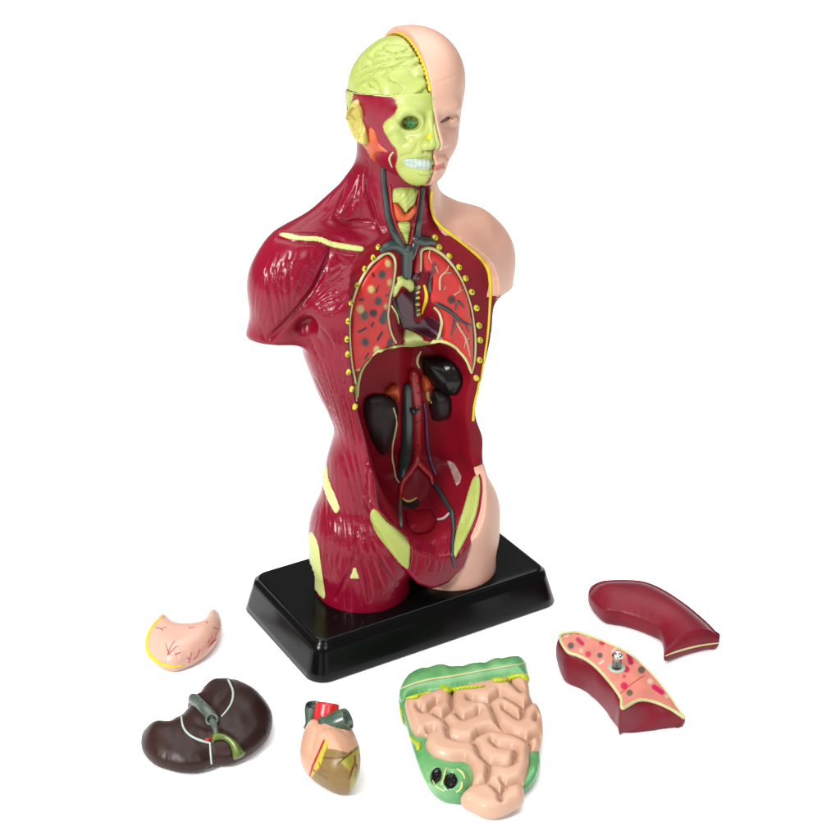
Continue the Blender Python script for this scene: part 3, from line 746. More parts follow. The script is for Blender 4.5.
lg, lgm = patch('lung', lungL, T_all, M['paint'], model, h=1.6, w=3, step=.75, colf=lungL_col); lg['label'] = 'cut lung with dark and pale spots'; LG1 = sub(lg)
def lungR_col(x, y):
    c = np.tile(RED, (len(x), 1)); n = np.sin(x * .31 + 1.3 * np.sin(y * .22)) * np.sin(y * .27 + x * .1)
    t = np.clip((x - 462) / 12, 0, 1) * np.clip((y - 292) / 15, 0, 1)
    c = blend(c, .35 * t, (200, 120, 96)); c *= (1 + .08 * n)[:, None]
    q = zC([(415, 615)])[0]; e = np.hypot(x - q[0], y - q[1]) / (46 / 10.5); c = blend(c, np.clip((1.1 - e) / .25, 0, 1), (92, 28, 22)); c = blend(c, np.clip((.5 - e) / .2, 0, 1), (50, 16, 14))
    for f, L, w in [(zC, [(130, 330), (150, 310), (185, 320), (195, 350)], 10), (zC, [(246, 230), (238, 340)], 10)]:
        d = line_d(f(L), x, y) / (w / 10.5); c = blend(c, np.clip((1.2 - d) / .5, 0, 1) * .8, (90, 40, 80))
    return c * EXPO
lungR = zC([(140, 130), (220, 110), (320, 165), (420, 270), (500, 380), (570, 520), (620, 680), (638, 800)]) + zD([(648, 100), (662, 250), (664, 400), (658, 560), (640, 640), (590, 550), (530, 450), (460, 380), (390, 335), (335, 318), (345, 200), (345, 120), (320, 30)]) + zC([(265, 700), (215, 640), (215, 540), (235, 420), (200, 345), (150, 335), (135, 250)])
rg, rgm = patch('lung', lungR, T_all, M['paint'], model, h=1.6, w=3, step=.8, colf=lungR_col); rg['label'] = 'cut lung with branching vessels'; LG2 = sub(rg)
T_lung = bvh((mv2, mf), (sv, sf), lgm, rgm)
beige = mat('beige bronchus paint', srgb(206, 170, 132), .4)
tubes('bronchus', [(zC([(312, 515), (314, 400), (345, 355), (385, 325), (406, 268)]), [1.3, 1.3, 1.0, .5]), (zC([(350, 352), (390, 345), (436, 346)]), [.9, .4]), (zC([(208, 110), (198, 180), (232, 245)]), [.8, .7, .3]), (zC([(268, 280), (300, 345)]), [.8, .4]),
                   (zC([(466, 574), (530, 532), (572, 520)]), [.9, .7, .3]), (zC([(530, 532), (520, 478)]), [.6, .3]), (zC([(362, 520), (368, 485)]), [.6, .3]), (zD([(488, 135), (530, 210), (580, 290), (605, 370), (632, 490)]), [1.0, 1.2, 1.0, .4]), (zD([(585, 310), (625, 298)]), [.9, .4]), (zD([(585, 320), (568, 400)]), [.6, .3])], T_lung, beige, LG2, lift=.15)
tubes('pulmonary_vessel', [(zC([(285, 672), (400, 735), (480, 800)]) + zD([(540, 118), (600, 145), (655, 165)]), [2.4, 2.2, 1.6, .8]), (zD([(482, 60), (455, 180), (432, 270)]), [1.6, 1.2, .6]), (zD([(585, 140), (618, 240)]), [.9, .4]), (zC([(482, 722), (502, 640), (565, 705)]), [.9, 1.4, .7]), (zC([(205, 530), (205, 420), (235, 330), (246, 240)]), [2.4, 1.9, 1.0, .5])], T_lung, M['vein'], LG2, lift=.1)
rimL1 = zA([(400, 195), (455, 150), (510, 135), (560, 170), (578, 240), (572, 340), (548, 500), (520, 620), (508, 720), (500, 800)]) + zB([(505, 90), (522, 200), (555, 290), (605, 372)])
rimL2 = zA([(455, 150), (390, 195), (320, 260), (245, 370), (180, 500), (135, 640), (108, 770)]) + zB([(100, 120), (100, 250), (108, 420), (125, 580), (155, 740), (165, 850), (168, 950)])
arch = zB([(172, 900), (185, 770), (215, 650), (265, 560), (340, 478), (440, 412), (560, 375), (700, 363)]) + zD([(0, 368), (100, 352), (220, 333), (310, 325), (400, 345), (480, 395), (560, 475), (610, 560), (645, 655)])
rimR1 = zD([(645, 660), (672, 560), (684, 420), (682, 260), (664, 110)]) + zC([(662, 820), (640, 700), (592, 545), (525, 390), (425, 240), (330, 145), (220, 85), (140, 88), (112, 120), (110, 200), (106, 320)])
rimR2 = zC([(258, 712), (300, 755)]) + zD([(322, 70), (334, 140), (318, 240), (292, 308)])
tubes('pleura_rim', [(rimL1, [1.4, 1.7, 1.5, 1.3, 1.3]), (rimL2, [1.5, 1.5, 1.2, 1.2, 1.5])], T_lung, M['cream'], LG1, lift=.1)
tubes('pleura_rim', [(rimR1, [1.1, 1.4, 1.1, 1.0, 1.5, 1.9, 1.5]), (rimR2, [1.2, 1.7, 1.7])], T_lung, M['cream'], LG2, lift=.1)
tube('diaphragm_edge', arch, [2.0, 1.7, 1.7, 2.0, 2.0, 1.6, 1.2], T_lung, M['bone'], model, lift=.4)
patch('pericardium', [(393.5, 303), (398, 295), (404, 292), (411, 290), (414, 300), (416, 322), (430, 316), (445, 329), (446, 341), (431, 340), (421, 335), (411, 330), (404, 328), (398, 316)], T_all, M['plum'], model, h=.25, step=1.0)
patch('bronchus_stump', zA([(600, 385), (700, 375), (765, 425), (780, 510), (742, 535), (690, 505), (645, 488), (590, 560), (555, 610), (556, 500), (596, 440)]), T_all, M['lime'], model, h=1.8, w=2, step=.9)
patch('aortic_stump', ellipse(415.5, 277, 5.8, 5.6), T_all, M['plum'], model, h=3.4, w=3, step=.9)
tube('aortic_arch', [(417.5, 254), (416.5, 262), (415.5, 271)], [2.0, 3.2, 3.6], T_all, M['artery'], model, lift=.3)
sternum = [(405, 329.2), (412, 331), (421, 336), (430.5, 341.5), (420, 344.6), (404.2, 345), (403.2, 336)]
patch('cartilage_plate', sternum, T_all, M['bone'], model, h=1.5, w=1.2, step=1.0, relax=8)
tubes('azygos_vein', [(zA([(550, 615), (575, 700), (640, 830)]) + zB([(670, 190)]), [1.5, 2.4, 1.4])], T_all, M['vein'], model, lift=.1)
tube('nerve_strand', zA([(537, 690), (585, 780)]) + zB([(612, 140)]), [.8, 1.1, .6], T_all, M['bone'], model, lift=.8)
vb = []
for x, y, r in [(80, 495, 2.4), (78, 545, 2.0), (84, 600, 2.3), (84, 668, 2.5), (84, 730, 2.0), (84, 778, 2.4)]:
    q = zC([(x, y)])[0]; L, N = hits(T_all, [q]); vb.append(uv_ball(L[0], (r * .62, .9, r * .42), 12, 8))
mesh_obj('vertebra_row', *join(vb), M['ear'], model)
tube('mediastinal_fat', zC([(148, 480), (170, 560), (165, 650), (140, 720), (128, 770)]), [1.3, 1.8, 2.0, 1.5, .8], T_all, M['yellow'], model, lift=.2)
tube('descending_vessel', zC([(62, 480), (58, 600), (62, 700), (66, 800)]), [2.2, 2.4, 2.2, 1.5], T_all, M['vein'], model, lift=.0)
ribs = [(378, 247), (373, 257.5), (364.5, 268.8), (357, 285.5), (351, 303), (348, 321), (346.8, 339), (347.5, 354), (348.5, 372), (351.8, 389), (354.8, 406.5),
        (435, 237.5), (439, 246.8), (449, 256), (459, 267), (465.5, 278.3), (471.7, 292), (476.5, 308), (479, 325.5), (480, 340), (479.5, 360), (476.2, 378)]
def rib_col(cx, cy, k):
    r = np.random.default_rng(k); dd = [(r.uniform(-1, 1), r.uniform(-1.3, 1.3)) for _ in range(3)]
    def f(x, y):
        c = np.tile(np.array(srgb(232, 218, 52)), (len(x), 1)); e = np.hypot((x - cx) / 3.0, (y - cy) / 3.6)
        c = blend(c, np.clip((e - .62) / .2, 0, 1) * .6, (190, 196, 70))
        if k not in (10, 21):
            for a, b in dd: c = blend(c, np.clip((.85 - np.hypot(x - cx - a, y - cy - b)) / .35, 0, 1), (40, 40, 26))
        return c * EXPO
    return f
for k, (cx, cy) in enumerate(ribs):
    left = k < 11
    patch('rib', ellipse(cx, cy, 2.5 if left else 3.1, 3.5 if left else 3.5, 14, .2 if left else -.25), T_all, M['gloss_paint'], model, h=.95, w=1.1, step=.6, colf=rib_col(cx, cy, k))
tube('skin_edge', [(432, 191), (431, 204), (434, 217), (440, 225.5), (452, 234.5), (468, 246.5), (482, 259), (488.6, 270), (490.6, 285), (490, 300), (488.5, 325), (486, 347), (482, 372), (477, 392), (474, 406), (473, 420)],
     [1.3, 1.5, 1.8, 2.1, 2.0, 1.4, 1.2, 1.1, 1.4, 1.5], T_all, M['yellow'], skin_o if sub(skin_o) else None, lift=.15, seg=12)

# ---------------------------------------------------------------- bones laid in the muscle
z3 = lambda pts: Z(230, 160, 4.2, pts); z6 = lambda pts: Z(290, 420, 3.652, pts); z9 = lambda pts: Z(370, 450, 7, pts)
patch('clavicle', z3([(200, 312), (240, 305), (300, 318), (380, 322), (430, 340), (500, 352), (558, 362), (566, 374), (552, 386), (480, 378), (420, 365), (370, 345), (300, 340), (240, 331)]), T_mus, M['bone'], MU, h=1.0, w=1.6)
patch('iliac_crest', z6([(125, 176), (135, 160), (142, 215), (160, 260), (183, 318), (180, 332), (165, 342), (140, 300), (122, 250), (116, 205)]), T_mus, M['bone'], MU, h=.7)
patch('femur_head', z6([(70, 412), (84, 410), (105, 460), (116, 540), (130, 642), (122, 656), (86, 612), (74, 560), (67, 480)]), T_mus, M['bone'], MU, h=.6)
patch('knee_tendon_bone', z6([(232, 535), (242, 540), (257, 582), (215, 582)]), T_mus, M['bone'], MU, h=.5, crisp=True)
patch('pelvic_bone', z9([(2, 435), (25, 410), (60, 430), (120, 500), (200, 570), (250, 620), (282, 680), (280, 770), (268, 836), (215, 800), (120, 690), (40, 580), (4, 490)]), T_all, M['lime'], model, h=1.0, w=1.2)
patch('pelvic_bone', z9([(726, 186), (768, 188), (772, 280), (748, 440), (700, 565), (650, 665), (600, 752), (578, 722), (592, 620), (612, 530), (660, 380), (692, 270)]), T_all, M['lime'], model, h=1.0, w=1.2)
tubes('pelvic_rim', [(z9([(25, 408), (62, 426), (122, 494), (202, 564), (256, 614), (290, 680), (290, 770), (276, 842)]), [.7, 1.0, 1.0, .7]), (z9([(560, 480), (585, 560), (580, 640), (565, 720), (575, 775)]), [.6, .8, .8])], T_all, M['artery'], model, lift=.1)
tube('pelvic_rim', z9([(766, 176), (776, 200), (780, 285), (758, 440), (712, 566), (662, 668), (608, 760)]), [1.0, 1.4, 1.4, 1.5, 1.6, 1.4, .8], T_all, M['muscle'], model, lift=.1)
patch('iliac_fossa', z9([(535, 75), (590, 90), (640, 180), (635, 225), (605, 252), (585, 210), (560, 140)]), T_all, mat('grey bone fade paint', srgb(178, 150, 140), .4, srgb(140, 84, 96), 120), model, h=.4)

# ---------------------------------------------------------------- abdominal organs
z10 = lambda pts: Z(350, 380, 10.5, pts); z11 = lambda pts: Z(415, 380, 10.5, pts)
kl, klm = patch('kidney', [(364, 400), (371, 394), (386, 394), (396, 402), (398.5, 414), (396, 424), (394, 434), (390, 447), (384, 455), (376, 449), (368, 433), (363, 414)], T_all, M['matt_black'], model, h=4.5, w=7, step=1.1)
kr, krm = patch('kidney', [(433, 389), (441, 390), (450, 396), (452, 407), (449, 417), (441, 421), (433, 420), (430.5, 413), (428.5, 405), (431, 397)], T_all, M['matt_black'], model, h=5.5, w=6, step=1.1)
patch('spleen', [(420, 358), (428, 355.5), (440, 356), (449, 358.5), (457, 364), (462, 373), (463.3, 381), (460.5, 390), (455, 395.5), (447, 395), (437, 390), (429, 381), (422, 370)], T_all, M['dark'], model, h=7, w=7.5, step=1.1)
patch('adrenal_gland', z10([(360, 135), (420, 65), (490, 40), (524, 80), (522, 200), (500, 236), (450, 172), (390, 150)]), T_all, M['orange'], model, h=5.5, w=3, step=1.0)
patch('adrenal_gland', [(421, 375), (427, 375.5), (431, 381), (431, 386.5), (427.5, 391), (424, 391.5), (421, 386)], T_all, M['orange'], model, h=5, w=3, step=.9)
patch('renal_pelvis', z11([(108, 130), (150, 118), (160, 190), (182, 232), (168, 252), (122, 204)]), bvh((mv2, mf), krm), M['ear'], model, h=1.0, step=.8)
tube('oesophagus_edge', zD([(112, 438), (80, 495), (74, 555), (98, 605)]), [.8, 1.5, 1.4, .8], T_all, M['cream'], model, lift=.4)
T_cav = bvh((mv2, mf), klm, krm)
tube('aorta', [(413, 374), (414.5, 386), (416, 400), (416.5, 430), (416.5, 450), (416, 463)], [6, 6.4, 6.2, 5.8, 5.4, 4.6], T_mus, M['artery'], model, lift=.3, seg=14)
tube('iliac_artery', [(416, 461), (410, 472), (403, 483), (399.5, 500)], [4.2, 3.8, 3.2, 2.2], T_mus, M['artery'], model, lift=.5)
tube('iliac_artery', [(416.5, 461), (424, 469), (431, 477), (433, 484)], [4.2, 3.8, 3.4, 2.4], T_mus, M['artery'], model, lift=.5)
tube('inferior_vena_cava', [(405.5, 387), (405, 405), (405, 426), (404.5, 446), (404.5, 462), (402.5, 476)], [4.6, 5.6, 6.0, 6.0, 5.8, 4.2], T_mus, M['vein'], model, lift=.55, seg=14)
tube('renal_vein', [(404, 408), (410, 408.5), (418, 406)], [2.6, 2.2, 1.6], T_mus, M['vein'], model, lift=4.5)
tubes('aorta_branches', [(z10(p), .75) for p in ([(705, 15), (715, 22)], [(700, 108), (715, 112)], [(708, 240), (718, 246)], [(680, 400), (690, 405)], [(725, 385), (735, 388)], [(700, 640), (715, 645)], [(650, 705), (665, 712)])], T_mus, M['vein'], model, lift=12)
tube('iliac_vein', [(432, 481), (440, 492), (447, 504), (452, 512), (453.5, 530), (452, 546), (452, 558), (454, 566)], [2.0, 2.4, 2.4, 2.6, 2.0, 1.8, 1.8, 1.2], T_all, M['vein'], model, lift=.4)
tube('iliac_vein', [(401, 486), (399.5, 500), (399, 512), (400, 526)], [1.8, 2.0, 2.4, 2.0], T_mus, mat('grey vein paint', srgb(120, 112, 112), .35, srgb(60, 56, 60), 500), model, lift=.5)
tube('ureter', [(393, 408), (395.5, 416), (396.7, 421), (394.8, 433), (392.4, 445), (392, 458), (393.6, 466), (396, 478), (401, 486), (402, 495)], [.9, 1.0, .9], T_cav, M['cream'], model, lift=.6)
tube('ureter', [(424, 403), (426, 415), (426.5, 430), (428, 448), (432, 465), (436, 474)], [1.3, 1.8, 2.0, 2.2, 1.6], T_cav, M['purple'], model, lift=.5)
tube('rectum_rim', [(402.5, 499), (405, 502), (410, 502.3), (416, 498.5)], [.9, 1.4, 1.3, .9], T_mus, M['ear'], model, lift=1.2)
patch('rectum_opening_dark', z9([(222, 362), (242, 346), (300, 352), (340, 346), (346, 388), (302, 414), (240, 410)]), T_mus, M['matt_black'], model, h=.5, step=1.0)  # black inlay: the darkness of the opening is painted, not hollowed out
patch('bladder', [(405, 512), (418, 510), (432, 510), (436, 522), (430, 532), (416, 535), (407, 529)], T_mus, M['cut_flesh'], model, h=4, w=5, step=1.1)
tube('bladder_duct', [(438, 520), (444, 519), (449.5, 514)], [1.2, 1.5, 1.5], T_mus, mat('pale duct paint', srgb(196, 170, 170), .4), model, lift=.8)
# ---------------------------------------------------------------- loose organs on the sheet
def organ(name, label, cat, px, py):
    return thing(name, label, cat, on_z(px, py, GZ))
def shrink(P, kx, ky):
    P = np.asarray(P, float); c = (P.min(0) + P.max(0)) / 2
    return c + (P - c) * np.array([kx, ky])
def tri(V, F): return bvh((np.asarray(V), F)) if False else BVHTree.FromPolygons(np.asarray(V).tolist(), F)
zS = lambda pts: Z(120, 590, 4.2, pts)
# stomach
def mv(P, dx, dy): return [(a + dx, b + dy) for a, b in P]
st = organ('stomach_model', 'small pale pink stomach piece with red veins, lying left of the plinth', 'organ model', 183, 650)
sp = zS([(182, 106), (205, 120), (225, 142), (262, 156), (320, 153), (350, 138), (365, 108), (385, 90), (405, 87), (422, 101), (430, 140), (425, 178), (402, 222), (368, 260), (320, 294), (270, 318), (225, 330), (175, 322), (137, 294), (110, 258), (105, 215), (117, 176), (150, 128)])
V, F, FT = pillow(shrink(sp, .98, .92), GZ + 5, lambda d, x, y: dome(d, 9, 7), lambda d, x, y: dome(d, 4, 5), 1.3, 8)
o = mesh_obj('stomach_wall', V, F, mat('pale pink stomach paint', srgb(232, 188, 168), .38, srgb(226, 172, 150), 40, spec=.4, coat=.15), st)
T = tri(V, F)
tube('cut_rim', zS([(184, 110), (150, 138), (124, 178), (114, 215), (118, 256), (142, 288), (178, 312), (225, 322), (262, 316)]), [.8, 2.0, 2.3, 2.3, 1.6, .8], T, M['yellow'], st, lift=.0)
ve = mat('magenta vessel paint', srgb(206, 44, 78), .4)
tubes('blood_vessel', [(zS(p), [.55, .3]) for p in ([(200, 272), (212, 240), (230, 212)], [(205, 268), (196, 240), (190, 225)], [(206, 268), (235, 238), (245, 236)], [(232, 270), (255, 262)], [(290, 305), (294, 285), (300, 262)], [(293, 290), (283, 285)],
      [(308, 292), (326, 275), (334, 248)], [(372, 240), (385, 215), (382, 190)], [(378, 232), (400, 205), (402, 180)], [(368, 222), (378, 205)], [(385, 225), (408, 205)], [(152, 158), (172, 162), (195, 155)], [(172, 162), (180, 172)], [(392, 158), (420, 166)], [(290, 160), (312, 156)], [(362, 138), (370, 132)])], T, ve, st, lift=.1, step=.9, seg=6)

# liver
lv = organ('liver_model', 'dark brown liver piece with white lines and a grey green vein stub', 'organ model', 206, 727)
lp = zS([(258, 533), (283, 505), (285, 478), (300, 452), (330, 443), (350, 413), (385, 388), (430, 380), (480, 383), (535, 402), (590, 442), (632, 500), (641, 545), (628, 598), (598, 636), (550, 674), (490, 708), (450, 722), (390, 727), (350, 745), (300, 755), (230, 750), (152, 726), (110, 694), (90, 655), (94, 612), (122, 583), (160, 568), (205, 565), (235, 548)])
q1 = zS([(258, 533), (265, 575), (290, 608), (330, 630), (378, 643)]); q2 = zS([(455, 380), (475, 425), (470, 470), (450, 505), (428, 530)]); q3 = zS([(378, 643), (380, 680), (384, 728)])
hil = zS([(300, 480), (385, 560), (400, 620), (480, 650)])
def livtop(d, x, y):
    h = dome(d, 14, 8.5)
    h = h - 2.2 * np.exp(-(line_d(hil, x, y) / 6) ** 2) * np.clip(d / 4, 0, 1)
    for L in (q1, q2, q3): h = h - .8 * np.exp(-(line_d(L, x, y) / 2.2) ** 2) * np.clip(d / 2, 0, 1)
    h = h + 1.6 * np.exp(-(np.hypot(x - 160, y - 745) / 12) ** 2) + 1.2 * np.exp(-(np.hypot(x - 245, y - 715) / 14) ** 2)
    h = h - 1.6 * np.exp(-(line_d(zS([(150, 585), (190, 580), (220, 590)]), x, y) / 2.2) ** 2) * np.clip(d / 2, 0, 1)
    return h + .25 * np.sin(x * .3 + np.sin(y * .22)) * np.clip(d / 4, 0, 1)
V, F, FT = pillow(mv(shrink(lp, 1.0, .965), 0, 1), GZ + 5, livtop, lambda d, x, y: dome(d, 6, 5), 1.6, 5)
mesh_obj('liver_lobe', V, F, mat('dark brown liver paint', srgb(54, 29, 24), .38, srgb(40, 21, 19), 40, spec=.22, bump=.08), lv)
T = tri(V, F)
tubes('ligament', [(q1, [.9, 1.2, 1.2, 1.5, 1.0]), (q3, [1.0, 1.0, 1.1]), (q2, [1.2, 1.2, .9])], T, M['white'], lv, lift=.1)
vg = mat('grey green vein paint', srgb(92, 104, 92), .3, srgb(70, 84, 76), 160, spec=.5)
vo = tube('vein_stub', zS([(312, 462), (345, 500), (378, 535)]), [5.6, 6.2, 6.4], T, vg, lv, lift=.25, seg=16)
for k, p in enumerate([(306, 455), (314, 463), (322, 471), (330, 480)]):
    q = zS([p])[0]; tube('vein_ring', [(q[0] - 3.6, q[1] + 3.2), (q[0] + .6, q[1] - .6), (q[0] + 3.6, q[1] - 3.6)], [.4, .9, .4], tri(*(lambda a: a)(tube_vf(zS([(312, 462), (345, 500), (378, 535)]), [5.6, 6.2, 6.4], T, .25, seg=16))), vg, lv, lift=.1)
L, N = hits(T, [zS([(387, 552)])[0]]); ax_ = N[0] * .5 - FW * .6; ax_ /= np.linalg.norm(ax_)
def stub_at(c, ax, prof, seg=22):
    u = np.cross(ax, A3(.3, .2, .9)); u /= np.linalg.norm(u); v = np.cross(ax, u); an = np.linspace(0, 2 * np.pi, seg, endpoint=False); VV = []; FF = []
    for q, h in prof: VV += [(c + ax * h + q * (np.cos(t) * u + np.sin(t) * v)).tolist() for t in an]
    for i in range(len(prof) - 1):
        for j in range(seg): FF.append([i * seg + j, i * seg + (j + 1) % seg, (i + 1) * seg + (j + 1) % seg, (i + 1) * seg + j])
    return VV, FF
mo = mesh_obj('vein_mouth', *stub_at(L[0], ax_, [(3.1, -2), (2.9, 2.2), (2.75, 2.7), (2.3, 2.9), (1.9, 2.7), (1.75, 2.0), (1.7, .6)]), vg, lv)
mesh_obj('vein_hole', *stub_at(L[0], ax_, [(1.72, .9), (.01, .9)]), M['matt_black'], mo if sub(mo) else None)
tube('vein_stub', zS([(388, 560), (400, 585), (402, 605)]), [4.2, 3.4, 2.4], T, vg, lv, lift=.3)
gb = mat('green gall bladder paint', srgb(112, 134, 44), .3, srgb(84, 106, 36), 90, spec=.5)
patch('gall_bladder', zS([(395, 600), (430, 602), (462, 615), (495, 640), (515, 668), (528, 685), (505, 706), (475, 712), (470, 680), (458, 650), (435, 632), (405, 634), (388, 642), (385, 618)]), T, gb, lv, h=3.4, w=4, step=1.1, relax=6)
tubes('bile_duct', [(zS([(392, 640), (404, 618), (412, 596)]), [1.0, 1.4, .8]), (zS([(405, 620), (440, 608)]), [1.2, .8])], T, gb, lv, lift=.7)
patch('hepatic_artery', zS([(360, 618), (372, 622), (388, 614), (382, 630), (372, 640), (355, 632)]), T, M['artery'], lv, h=1.0, step=.8)

# heart
zT = lambda pts: Z(285, 680, 7, pts)
ht = organ('heart_model', 'heart piece with red and green vessel stubs on top, lying between liver and intestines', 'organ model', 330, 775)
hp = zT([(168, 345), (136, 385), (112, 460), (103, 540), (115, 595), (172, 655), (242, 705), (322, 748), (400, 760), (460, 752), (498, 708), (525, 640), (530, 545), (516, 480), (496, 440), (460, 392), (400, 380), (300, 385), (230, 360)])
def hrt(d, x, y):
    h = dome(d, 14, 12.5)
    P = lambda L: np.asarray(zT(L))
    h = h + 1.5 * np.exp(-(np.hypot(x - (285 + 440 / 7), y - (680 + 430 / 7)) / 8) ** 2) + 1.3 * np.exp(-(np.hypot(x - (285 + 190 / 7), y - (680 + 470 / 7)) / 10) ** 2)
    h = h - 1.5 * np.exp(-(line_d(P([(270, 420), (230, 500), (190, 600), (170, 660)]), x, y) / 2.0) ** 2) * np.clip(d / 3, 0, 1)
    h = h - 1.2 * np.exp(-(line_d(P([(280, 500), (350, 480), (440, 510), (530, 450)]), x, y) / 1.8) ** 2) * np.clip(d / 3, 0, 1)
    return h
def hcol(x, y):
    P = lambda L: np.asarray(zT(L))
    c = np.tile(np.array(srgb(226, 172, 140)), (len(x), 1))
    n = np.sin(x * .9 + 2 * np.sin(y * .5)) * np.sin(y * .8 + 1.5 * np.sin(x * .6))
    def reg(poly, col, soft=.6):
        m = np.clip(-poly_sd(P(poly), x, y) / soft + .5, 0, 1); return blend(c, m, col)
    c = reg([(275, 415), (300, 425), (300, 480), (350, 485), (440, 510), (530, 450), (560, 560), (540, 700), (480, 800), (400, 820), (280, 780), (150, 690), (178, 665)], (142, 112, 58))
    fat = reg([(270, 420), (305, 420), (295, 470), (275, 510), (262, 560), (240, 610), (210, 650), (180, 690), (165, 690), (180, 650), (205, 590), (240, 500)], (206, 188, 56), 1.2); c = fat
    c = reg([(370, 560), (430, 520), (500, 470), (535, 455), (560, 560), (540, 690), (510, 740), (460, 790), (455, 720), (450, 640), (410, 590)], (176, 168, 66), 1.5)
    c = c * (1 + .04 * n)[:, None]
    for L, w, col in [([(272, 425), (235, 510), (195, 600), (172, 675)], 1.1, (206, 32, 34)), ([(535, 452), (470, 505), (400, 560), (370, 590)], .9, (84, 74, 34)), ([(270, 545), (340, 548), (420, 540), (470, 505)], .8, (110, 62, 36)),
                      ([(490, 530), (490, 580), (465, 640), (450, 690)], .8, (140, 44, 34)), ([(490, 580), (505, 620), (490, 680)], .8, (140, 50, 34)), ([(520, 520), (528, 580), (520, 660)], .7, (120, 60, 40)), ([(495, 600), (530, 600)], .6, (140, 44, 34)),
                      ([(190, 630), (240, 645), (310, 640)], .6, (120, 84, 44)), ([(200, 640), (250, 665), (300, 690)], .6, (120, 84, 44)), ([(235, 580), (270, 640)], .5, (130, 70, 40)), ([(215, 640), (265, 610)], .5, (150, 90, 40))]:
        d = line_d(P(L), x, y) / w; c = blend(c, np.clip((1.25 - d) / .5, 0, 1), col)
    return c * EXPO
V2o, F, FT = pillow(mv(shrink(hp, .99, .92), 0, -3), GZ + 11, hrt, lambda d, x, y: dome(d, 9, 11), .7, 18)
hx, hy = toprj(V2o)
mesh_obj('ventricle', V2o, F, M['paint'], ht, col=hcol(hx, hy))
T = tri(V2o, F)
hv_ = mat('grey green vessel paint', srgb(84, 104, 88), .28, srgb(58, 80, 66), 140, spec=.5)
hc = on_z(*zT([(250, 300)])[0], GZ + 11)
upd = (on_z(*zT([(260, 150)])[0], GZ + 17) - hc); upd /= np.linalg.norm(upd)
def stub(name, px0, px1, z0, z1, r, m_, hole=None, seg=20):
    a = on_z(*zT([px0])[0], z0); b = on_z(*zT([px1])[0], z1); ax = (b - a) / np.linalg.norm(b - a)
    P = np.linspace(a, b, 8); R = r * (1 + .06 * np.sin(np.linspace(0, 5, 8) + r)); R[0] *= 1.15; R[-1] = r
    Vv, Ff = sweep(P, R, seg, caps=False)
    o = mesh_obj(name, Vv, Ff[:-1], m_, ht)
    # rim and a sunken mouth
    rr = [(r, 0), (r * .97, .35), (r * .9, .45), (r * .8, .2), (r * .76, -1.2), (0.01, -1.6)]
    u = np.cross(ax, A3(.3, .2, .9)); u /= np.linalg.norm(u); v = np.cross(ax, u); an = np.linspace(0, 2 * np.pi, seg, endpoint=False)
    VV = []; FF = []
    for q, h in rr: VV += [(b + ax * h + q * (np.cos(t) * u + np.sin(t) * v)).tolist() for t in an]
    for i in range(len(rr) - 1):
        for j in range(seg): FF.append([i * seg + j, i * seg + (j + 1) % seg, (i + 1) * seg + (j + 1) % seg, (i + 1) * seg + j])
    mesh_obj('vessel_mouth', VV, FF, hole or m_, o if sub(o) else None)
    return o
redv = mat('bright red vessel paint', srgb(226, 30, 34), .3)
stub('superior_vena_cava', (198, 330), (203, 178), GZ + 10, GZ + 20, 3.7, hv_, M['vein'])
stub('aorta_stub', (275, 345), (299, 170), GZ + 14, GZ + 22.5, 4.9, redv, redv)
stub('pulmonary_artery', (275, 335), (436, 272), GZ + 18, GZ + 23, 4.6, hv_, hv_)
tube('coronary_artery', zT([(272, 425), (235, 510), (195, 600), (172, 672)]), [.5, .7, .6, .4], T, M['artery'], ht, lift=.3)

# intestines
zI = lambda pts: Z(385, 640, 4.42, pts)
it = organ('intestine_model', 'pink coiled small intestine piece framed by green colon, in front of the plinth', 'organ model', 470, 740)
green = mat('green colon paint', srgb(122, 184, 118), .3, srgb(84, 160, 96), 90, spec=.45, coat=.2, bump=.05)
pink = mat('pink intestine paint', srgb(222, 178, 150), .42, srgb(214, 166, 138), 50, spec=.38, coat=.08)
so_ = zI([(88, 280), (150, 265), (205, 250), (245, 238), (300, 238), (380, 214), (450, 200), (540, 182), (580, 174), (628, 190), (645, 270), (684, 320), (698, 400), (684, 486), (642, 512), (636, 580), (612, 648), (612, 706), (558, 742), (500, 764), (440, 764), (380, 736), (334, 704), (384, 650), (380, 580), (350, 550), (290, 547), (212, 522), (178, 480), (182, 442), (132, 430), (102, 360)])
so_ = [(a, b - 1 + (1.5 if b > 795 else 0)) for a, b in so_]
frame = zI([(68, 222), (100, 172), (150, 136), (240, 118), (320, 128), (400, 118), (480, 96), (560, 82), (604, 86), (622, 112), (632, 160), (630, 230), (660, 330), (685, 420), (684, 500), (684, 574), (648, 636), (600, 668), (480, 690), (380, 700), (330, 704), (262, 697), (208, 662), (165, 596), (130, 500), (110, 430), (90, 360), (64, 292), (60, 250)])
def frt(d, x, y):
    h = dome(d, 4, 2.2)
    cae = np.hypot((x - (385 + 285 / 4.42)) / 21, (y - (648 + 625 / 4.42)) / 17)
    h = h + 3.6 * np.sqrt(np.clip(1 - cae ** 2, 0, 1))
    h = h + 1.8 * np.exp(-(np.hypot(x - 535, y - 775) / 7) ** 2)
    h = h - 3.5 * np.clip(-poly_sd(so_, x, y) / 3 - .6, 0, 1)
    for cx, cy in ((436.5, 775.5), (450.5, 781.5)):
        e = np.hypot((x - cx) / (6.2 if cx < 440 else 7.6), (y - cy - 6.5) / (8.6 if cx < 440 else 8.8)); h = h - 3.2 * np.clip((1.05 - e) / .3, 0, 1)
    return h
V, F, FT = pillow(frame, GZ + 4.2, frt, lambda d, x, y: dome(d, 3, 4.2), 1.2, 3)
lo_ = mesh_obj('large_intestine', V, F, green, it); LI = sub(lo_)
Tf = (V, F)
T = tri(V, F)
